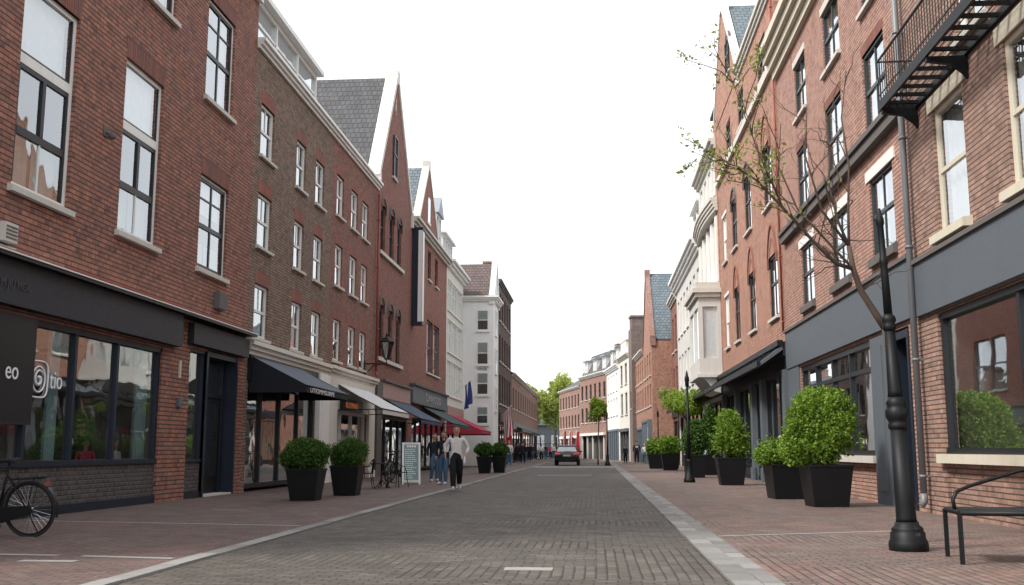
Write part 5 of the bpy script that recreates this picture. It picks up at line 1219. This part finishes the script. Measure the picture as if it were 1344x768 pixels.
# ================================================================== FENCE AND PARKED BIKES AT THE STREET END
t=thing('railing_fence','dark iron railing with arched braces across the left end of the road','fence',(-11.,128.,0.)); m=MB()
for k in range(28): m.tube([(k*.3,0,0),(k*.3,0,1.9)],.022,5)
m.build('railing','black_metal',t); m=MB(); m.box(0,8.2,-.03,.03,1.82,1.88); m.box(0,8.2,-.03,.03,.2,.26); m.build('rail','black_metal',t)
for k in range(5): m=MB(); m.box(k*2.05-.06,k*2.05+.06,-.06,.06,0,2.7); m.build('post','black_metal',t)
for k in range(4): bicycle(['bicycle parked at the far left railing','bicycle second from the left at the far railing','bicycle third from the left at the far railing','bicycle nearest the car at the far railing'][k],(-8.2+k*1.15,124.+.4*k,SW if k<2 else 0.),R(20+30*k),group='bicycles parked at the far railing')
# ================================================================== PEOPLE
def skin(V,E_,rad,sub=2):
    me=bpy.data.meshes.new('body'); me.from_pydata([tuple(v) for v in V],E_,[]); ob=bpy.data.objects.new('body',me); COL.objects.link(ob)
    md=ob.modifiers.new('skin','SKIN'); md.use_smooth_shade=True; md.branch_smoothing=.4
    for i,r in enumerate(rad):
        d=me.skin_vertices[0].data[i]; d.radius=(r,r) if not isinstance(r,tuple) else r; d.use_root=(i==0)
    ss=ob.modifiers.new('sub','SUBSURF'); ss.levels=sub; ss.render_levels=sub
    dg=bpy.context.evaluated_depsgraph_get(); dg.update(); m2=bpy.data.meshes.new_from_object(ob.evaluated_get(dg))
    bpy.data.objects.remove(ob); bpy.data.meshes.remove(me); return m2
def chain_skin(chains,sub=2):
    V=[];E_=[];rad=[];idx={}
    for ch in chains:
        prev=None
        for p,r in ch:
            k=tuple(round(q,4) for q in p)
            if k not in idx: idx[k]=len(V); V.append(p); rad.append(r)
            i=idx[k]
            if prev is not None and prev!=i: E_.append((prev,i))
            prev=i
    return skin(V,E_,rad,sub)
def flatten(me,f=.74):
    for v in me.vertices:
        if .7<v.co.z<1.52 and abs(v.co.x)<.23: v.co.y*=f+(1-f)*max(0,(abs(v.co.x)-.17)/.06)
    return me
def lerp(a,b,t): return tuple(a[i]+(b[i]-a[i])*t for i in range(3))
def person(label,loc,rz,h=1.75,pose=None,top='jacket',bottom='jeans',hair='hair_dark',shoes='shoe',sleeve=1.,slim=1.,longhair=False,group=None,detail=True,legs=True,baggy=1.,hairline=1.):
    k=h/1.75; t=thing('person',label,'person',loc,rz,group)
    J=dict(pel=(0,0,.95),wst=(0,0,1.08),chs=(0,.0,1.27),nek=(0,.01,1.47),hd0=(0,-.01,1.56),hd1=(0,-.025,1.63),hd2=(0,-.008,1.695),hd3=(0,0,1.742))
    for s,n in ((-1,'r'),(1,'l')):
        J['sh'+n]=(s*.185,.01,1.41); J['el'+n]=(s*.25,.03,1.14); J['wr'+n]=(s*.25,-.06,.9); J['hip'+n]=(s*.088,0,.88); J['kn'+n]=(s*.11,-.02,.49); J['an'+n]=(s*.11,.03,.08); J['to'+n]=(s*.125,-.15,.035)
    if pose: J.update(pose)
    J={a:tuple(q*k for q in p) for a,p in J.items()}; S=slim*k; T=lambda z,y=0.: (0,y*k,z*k)
    body=[[(J['pel'],.115*S),(J['wst'],.1*S),(J['chs'],.12*S),(J['nek'],.05*k),(J['hd0'],.08*k),(J['hd1'],.098*k),(J['hd2'],.092*k),(J['hd3'],.055*k)]]
    hands=[]
    for n,s in (('r',-1),('l',1)):
        arm=[(J['chs'],.12*S),(J['sh'+n],.05*S),(J['el'+n],.042*S),(J['wr'+n],.028*k)]
        d=Vector(J['wr'+n])-Vector(J['el'+n]); d.normalize(); palm=Vector(J['wr'+n])+d*.055*k
        body.append(arm+[(tuple(palm),.026*k)])
        if detail:
            side=d.cross(Vector((s,0,0)));side=side.normalized() if side.length>.1 else Vector((0,1,0)); side=Vector((0,-1,0)) if side.length<.1 else side
            curl=Vector((-s*.3,0,0))
            for q in range(4):
                o=palm+side*(q-1.5)*.019*k; L=(.075,.085,.08,.062)[q]*k; a=o+d*L*.6; b2=a+(d+curl).normalized()*L*.5
                body.append([(tuple(palm),.026*k),(tuple(o+d*.03*k),.0095*k),(tuple(a),.0085*k),(tuple(b2),.007*k)])
            th=palm-d*.02*k-side*.03*k; body.append([(tuple(palm),.026*k),(tuple(th),.011*k),(tuple(th+(d-side*.4).normalized()*.045*k),.009*k)])
        if legs: body.append([(J['pel'],.115*S),(J['hip'+n],.085*S),(J['kn'+n],.058*S),(J['an'+n],.04*k),(J['to'+n],.035*k)])
    me=flatten(chain_skin(body)); me.materials.append(M['skin'])
    o=link('body',me,t); c=.012*k
    # face on the front (-y): nose, eyes, mouth, ears
    H=Vector(J['hd1'])
    m=MB(); m.ball(H+Vector((0,-.088*k,-.012*k)),(.013*k,.02*k,.022*k),8,6)
    for s in (-1,1): m.ball(H+Vector((s*.083*k,.005*k,-.005*k)),(.014*k,.024*k,.034*k),8,6)
    m.build('nose_and_ears','skin',t); m=MB()
    for s in (-1,1): m.ball(H+Vector((s*.032*k,-.078*k,.014*k)),(.012*k,.01*k,.008*k),8,6); m.box(H.x+(s*.032-.016)*k,H.x+(s*.032+.016)*k,H.y-.086*k,H.y-.07*k,H.z+.03*k,H.z+.036*k)
    m.build('eyes','hair_dark',t); m=MB(); m.ball(H+Vector((0,-.078*k,-.05*k)),(.025*k,.012*k,.008*k),8,6); m.build('mouth','redpaint',t)
    m=MB(); rows=[]
    for i in range(8):
        a=R(90-i*(13 if not longhair else 14)*hairline); rows.append([(H.x+.09*k*math.cos(a)*math.cos(b2),H.y+.02*k+.1*k*math.cos(a)*math.sin(b2)*(1 if math.sin(b2)>0 else .86),H.z+.024*k+.105*k*math.sin(a)+(.0 if math.sin(b2)>-.25 else .045*k*(i/7))) for b2 in [2*math.pi*q/16 for q in range(16)]])
    if longhair:
        for zz,w in ((-.1,.092),(-.19,.085),(-.25,.06)): rows.append([(H.x+w*k*math.cos(b2),H.y+.045*k+w*k*.75*(math.sin(b2) if math.sin(b2)>0 else math.sin(b2)*.2),H.z+zz*k+(0 if math.sin(b2)>-.25 else .1*k)) for b2 in [2*math.pi*q/16 for q in range(16)]])
    m.grid(rows,True,True,flip=True); m.build('hair',hair,t)
    shirt=[[(J['pel'],.145*S+c),(J['wst'],.135*S+c),(J['chs'],.135*S+c),(lerp(J['chs'],J['nek'],.7),.085*k),(lerp(J['chs'],J['nek'],1.),.068*k)]]
    for s in (-1,1): shirt.append([(J['pel'],.145*S+c),(T(.87)[:0]+(s*.085*k,.005*k,.86*k),.118*S+c),(T(.8)[:0]+(s*.085*k,.005*k,.8*k),.115*S+c)])
    for n in 'rl':
        e=lerp(J['el'+n],J['wr'+n],sleeve*.93); shirt.append([(J['chs'],.135*S+c),(J['sh'+n],.055*S+c),(J['el'+n],.04*S+c),(e,.033*S+c)])
    me=flatten(chain_skin(shirt)); me.materials.append(M[top]); link('jacket' if top=='jacket' else 'shirt',me,t)
    if legs:
        tr=[[(J['pel'],.125*S+c*.6),(J['wst'],.11*S+c*.6)]]
        for n in 'rl': tr.append([(J['pel'],.122*S+c*.6),(J['hip'+n],.1*S+c),(J['kn'+n],.066*S*baggy+c),(lerp(J['kn'+n],J['an'+n],.9),.048*S*baggy+c),(lerp(J['kn'+n],J['an'+n],1.12),.05*S*baggy+c)])
        me=chain_skin(tr); me.materials.append(M[bottom]); link('trousers',me,t)
        for n in 'rl':
            a=Vector(J['an'+n]); b2=Vector(J['to'+n]); me=chain_skin([[(tuple(a+Vector((0,.06*k,-.03*k))),.05*k),(tuple(a+Vector((0,.02*k,-.025*k))),.056*k),(tuple(a.lerp(b2,.55)),.056*k),(tuple(b2),.05*k),(tuple(b2+Vector((0,-.05*k,-.005))),.04*k)]],1); me.materials.append(M[shoes]); link('shoe',me,t)
    return t
man=person('man in a loose white shirt and black trousers walking towards us along the kerb',(-3.88,28.5,SW),R(8),1.78,
   dict(elr=(-.31,.06,1.2),wrr=(-.30,-.02,.95),ell=(.33,.03,1.17),wrl=(.26,-.12,.93),knr=(-.09,-.2,.5),anr=(-.08,-.24,.1),tor=(-.09,-.42,.07),knl=(.09,.05,.49),anl=(.09,.36,.2),tol=(.1,.26,.05)),
   'shirt','trousers','hair_dark',sleeve=.8,slim=1.06,baggy=1.22,hairline=.9)
t=thing('bottle','small clear bottle held in the walking man\'s left hand','bottle',(-3.63,28.33,.86)); m=MB(); m.lathe([(.03,-.1),(.033,-.08),(.033,.04),(.014,.09),(.014,.12)],seg=12); m.build('bottle_body','whitecloth',t)
GC='couple standing behind the menu board'
person('person in black jacket and blue jeans right behind the walking man',(-4.95,33.3,SW),R(-10),1.72,dict(wrl=(.12,-.22,1.12),ell=(.24,-.03,1.13),knl=(.1,-.1,.5),anl=(.1,-.06,.08),tol=(.11,-.24,.035)),'jacket','jeans','hair_dark',slim=1.02,group=GC,longhair=True)
t=thing('paper_bag','crumpled white bag held to the chest of the black jacketed person','bag',(-4.83,33.04,1.2)); m=MB(); g=random.Random(4)
m.grid([[(.09*math.cos(a)*w*(1+g.uniform(-.15,.15)),.06*math.sin(a)*w,z) for a in [2*math.pi*q/9 for q in range(9)]] for z,w in ((-.14,.2),(-.13,.9),(0,1.),(.1,1.1),(.17,.7))],True,False); m.build('bag_body','whitecloth',t)
person('person in dark navy coat and bright blue jeans furthest left of the pair',(-5.75,36.4,SW),R(25),1.7,dict(knr=(-.1,-.1,.5)),'jacket','jeans','hair_dark',slim=.98,group=GC)
GF='people far down the left pavement'
person('person in a bright pink top and blue jeans by the green awning',(-6.25,87.,SW),R(100),1.72,dict(anl=(.1,.15,.1),knl=(.1,-.05,.5)),'pinkcloth','jeans','hair_dark',group=GF,detail=False)
person('person in white top bending forward by the red banner',(-6.75,80.,SW),R(80),1.6,dict(hd2=(0,-.12,1.6),nek=(0,-.08,1.42)),'whitecloth','jeans','hair_fair',group=GF,detail=False)
person('person in dark clothes under the red awning',(-6.7,76.,SW),R(20),1.75,None,'jacket','trousers','hair_dark',group=GF,detail=False)
person('person with pale bag in dark clothes close to the wall beyond the banner',(-6.9,91.,SW),R(190),1.75,None,'jacket','trousers','hair_dark',group=GF,detail=False)
for k,(x,y) in enumerate(((-7.0,97.),(-6.6,103.),(-6.9,112.),(-5.7,108.))):
    person(['person in grey far along the left row','person in dark top walking far along the left row','person in blue jeans farthest along the left row','person in white top near the far railing'][k],(x,y,SW),R(180*(k%2)),1.74,dict(knl=(.1,-.12,.5),anl=(.1,.02,.09)),['whitecloth','jacket','jacket','whitecloth'][k],['trousers','trousers','jeans','trousers'][k],group=GF,detail=False)
for k,(x,y) in enumerate(((-5.9,70.),(-6.4,73.),(-5.6,79.))): person(['person in a white top just beyond the red awning','person in dark top and jeans beside the white building','person in dark clothes walking past the red banner'][k],(x,y,SW),R((200,30,190)[k]),1.72,dict(knl=(.1,-.12,.5),anl=(.1,.04,.09)),['whitecloth','jacket','jacket'][k],['jeans','jeans','trousers'][k],['hair_fair','hair_dark','hair_dark'][k],group=GF,detail=False)
for k,(x,y) in enumerate(((-5.2,118.),(-6.1,115.),(-4.6,112.),(-5.9,121.))): person(['person in pink top near the beach flags','person in dark coat in front of the far railing','person in white top and jeans left of the car','person in dark clothes nearest the far railing'][k],(x,y,0.),R((20,160,340,200)[k]),1.74,dict(knr=(-.1,-.12,.5),anr=(-.1,.03,.09)),['pinkcloth','jacket','whitecloth','jacket'][k],['trousers','trousers','jeans','jeans'][k],group='people crossing the far end of the street',detail=False)
GR2='people walking on the far right pavement'
hp=person('person in black hooded top with pale back print walking away on the right pavement',(3.28,83.5,SW),R(180),1.82,dict(knl=(.1,-.12,.5),anl=(.1,.05,.1)),'jacket','trousers','hair_dark',slim=1.1,group=GR2,detail=False)
m=MB(); k=1.82/1.75
for x0,x1,z0,z1 in ((-.1,.1,1.34,1.37),(-.12,-.02,1.25,1.33),(.01,.11,1.26,1.32),(-.08,.07,1.2,1.24)): m.box(x0*k,x1*k,.085,.135,z0*k,z1*k)
m.build('back_print','whitecloth',hp)
person('shorter person in black left of the hooded one',(2.4,84.5,SW),R(200),1.5,None,'jacket','trousers','hair_dark',group=GR2,detail=False)
person('person in pale blue jeans right of the hooded one',(3.95,84.,SW),R(170),1.6,dict(knr=(-.1,-.14,.5)),'whitecloth','jeans','hair_fair',slim=.95,group=GR2,detail=False)
GI='people inside the charcoal shop'
person('standing person in black seen through the charcoal shop window',(-10.55,20.3,.06),R(60),1.66,None,'jacket','trousers','hair_dark',group=GI)
person('fair haired child in white behind the right end of the shop window',(-10.0,20.75,.06),R(80),1.28,None,'whitecloth','jeans','hair_fair',group=GI)
person('person in bright pink top behind the shop window beside the one in black',(-10.3,20.05,.06),R(40),1.3,None,'pinkcloth','jeans','hair_dark',group=GI)
# ================================================================== CAR
def car():
    t=thing('parked_car','black hatchback seen from behind with its red tail lights lit','car',(-2.1,74.3,.0)); 
    # lower body: stations along y (0 = rear), half outline (x,z)
    def ringpts(y,w,zb,zt,bul=.0): 
        h=[(0,zb),(w*.8,zb),(w*.96,zb+.08),(w,zb+.25),(w*1.0,zb+.42),(w*.97,(zb+zt)/2+.12),(w*.93,zt-.05),(w*.86,zt),(0,zt+.02)]
        return [(x,y,z) for x,z in h]+[(-x,y,z) for x,z in h[-2:0:-1]]
    st=[(.0,.72,.42,.78),(.04,.82,.34,.92),(.18,.88,.3,1.0),(.8,.9,.25,1.0),(2.,.91,.24,.98),(3.2,.9,.25,.96),(3.9,.87,.27,.86),(4.2,.78,.32,.74),(4.28,.6,.4,.62)]
    m=MB(); b_,n_=m.grid([ringpts(*q) for q in st],True,True,flip=True); m.f.append(tuple(b_+i for i in range(n_))); m.mi.append(0); m.sm.append(True); e=b_+(len(st)-1)*n_; m.f.append(tuple(e+i for i in range(n_))[::-1]); m.mi.append(0); m.sm.append(True)
    m.build('body','carpaint',t)
    def cab(y,w,z): return [(-w,y,z),(w,y,z)]
    m=MB(); lo=[(-.78,.2,.98),(.78,.2,.98),(.8,3.1,.97),(-.8,3.1,.97)]; hi=[(-.58,.75,1.42),(.58,.75,1.42),(.6,2.3,1.44),(-.6,2.3,1.44)]
    m.hexa(lo+hi); m.build('windows','carglass',t,bevel=.04)
    m=MB(); m.hexa([(-.62,.66,1.40),(.62,.66,1.40),(.63,2.35,1.42),(-.63,2.35,1.42),(-.5,.8,1.47),(.5,.8,1.47),(.52,2.2,1.485),(-.52,2.2,1.485)])
    for s in (-1,1):
        m.tube([(s*.8,.17,.98),(s*.61,.7,1.41)],.035,6); m.tube([(s*.81,3.12,.96),(s*.62,2.32,1.42)],.03,6); m.tube([(s*.81,1.55,.97),(s*.61,1.6,1.42)],.03,6)
    m.build('roof','carpaint',t,bevel=.02)
    for s in (-1,1):
        m=MB(); m.hexa([(s*.5,-.012,.78),(s*.82,.03,.8),(s*.86,.16,.84),(s*.5,.1,.84),(s*.52,.01,.9),(s*.82,.06,.95),(s*.86,.18,.94),(s*.52,.1,.93)]); m.build('tail_light','taillight',t)
        for y in (.75,3.35):
            m=MB(); cx=s*.8; rows=[[(cx+x*s,y+r*math.cos(a),.31+r*math.sin(a)) for a in [2*math.pi*k/24 for k in range(24)]] for x,r in ((-.1,.2),(-.1,.29),(-.07,.315),(.07,.315),(.1,.29),(.1,.2))]
            b_,n_=m.grid(rows,True,True,flip=s<0); w=m.build('wheel','rubber',t); m=MB(); m.tube([(cx-.08*s,y,.31),(cx+.09*s,y,.31)],.2,20); m.build('rim','chrome',w)
        m=MB(); m.ball((s*.98,2.75,1.0),(.1,.06,.07)); m.build('wing_mirror','carpaint',t)
    m=MB(); m.box(-.26,.26,-.02,.04,.66,.77); m.build('number_plate','plate',t); m=MB(); m.box(-.75,.75,-.03,.06,.4,.5); m.box(-.55,.55,-.02,.05,.34,.4); m.build('bumper','black',t); m=MB(); m.tube([(-.2,.16,1.0),(.25,.12,1.02)],.012,5); m.build('wiper','black',t)
    return t
car()
# ================================================================== CAMERA, SKY, SUN
cam=bpy.data.cameras.new('camera'); co=bpy.data.objects.new('camera',cam); COL.objects.link(co)
co.location=(0,0,1.15); co.rotation_euler=(R(90+8.778),0,R(4.659)); cam.sensor_width=36; cam.lens=35.732; cam.clip_end=3000; scene.camera=co
w=bpy.data.worlds.new('World'); scene.world=w; w.use_nodes=True; nt=w.node_tree; nt.nodes.clear(); N=NT(nt)
SUN_EL,SUN_AZ=46.,-122.                       # azimuth clockwise from +Y
sky=N.n('ShaderNodeTexSky',sky_type='NISHITA'); sky.sun_disc=False; sky.sun_elevation=R(SUN_EL); sky.sun_rotation=R(SUN_AZ); sky.air_density=1.; sky.dust_density=6.; sky.ozone_density=1.
cl=N.mix(.72,sky.outputs[0],(7.4,7.5,7.6,1))
bg=N.n('ShaderNodeBackground',{0:cl,1:.095}); o_=nt.nodes.new('ShaderNodeOutputWorld'); nt.links.new(bg.outputs[0],o_.inputs[0])
sl=bpy.data.lights.new('sun','SUN'); sl.energy=1.5; sl.angle=R(10); sl.color=(1.,.95,.88); so=bpy.data.objects.new('sun',sl); COL.objects.link(so)
d=Vector((math.sin(R(SUN_AZ))*math.cos(R(SUN_EL)),math.cos(R(SUN_AZ))*math.cos(R(SUN_EL)),math.sin(R(SUN_EL)))); so.rotation_euler=(-d).to_track_quat('-Z','Y').to_euler(); so.location=(-30,-20,40)
vs=scene.view_settings; vs.view_transform='Standard'; vs.look='None'; vs.gamma=1; vs.exposure=1.38; vs.use_curve_mapping=False
scene.cycles.max_bounces=8; scene.cycles.transparent_max_bounces=12; scene.cycles.glossy_bounces=3; scene.cycles.diffuse_bounces=3; scene.cycles.sample_clamp_indirect=6
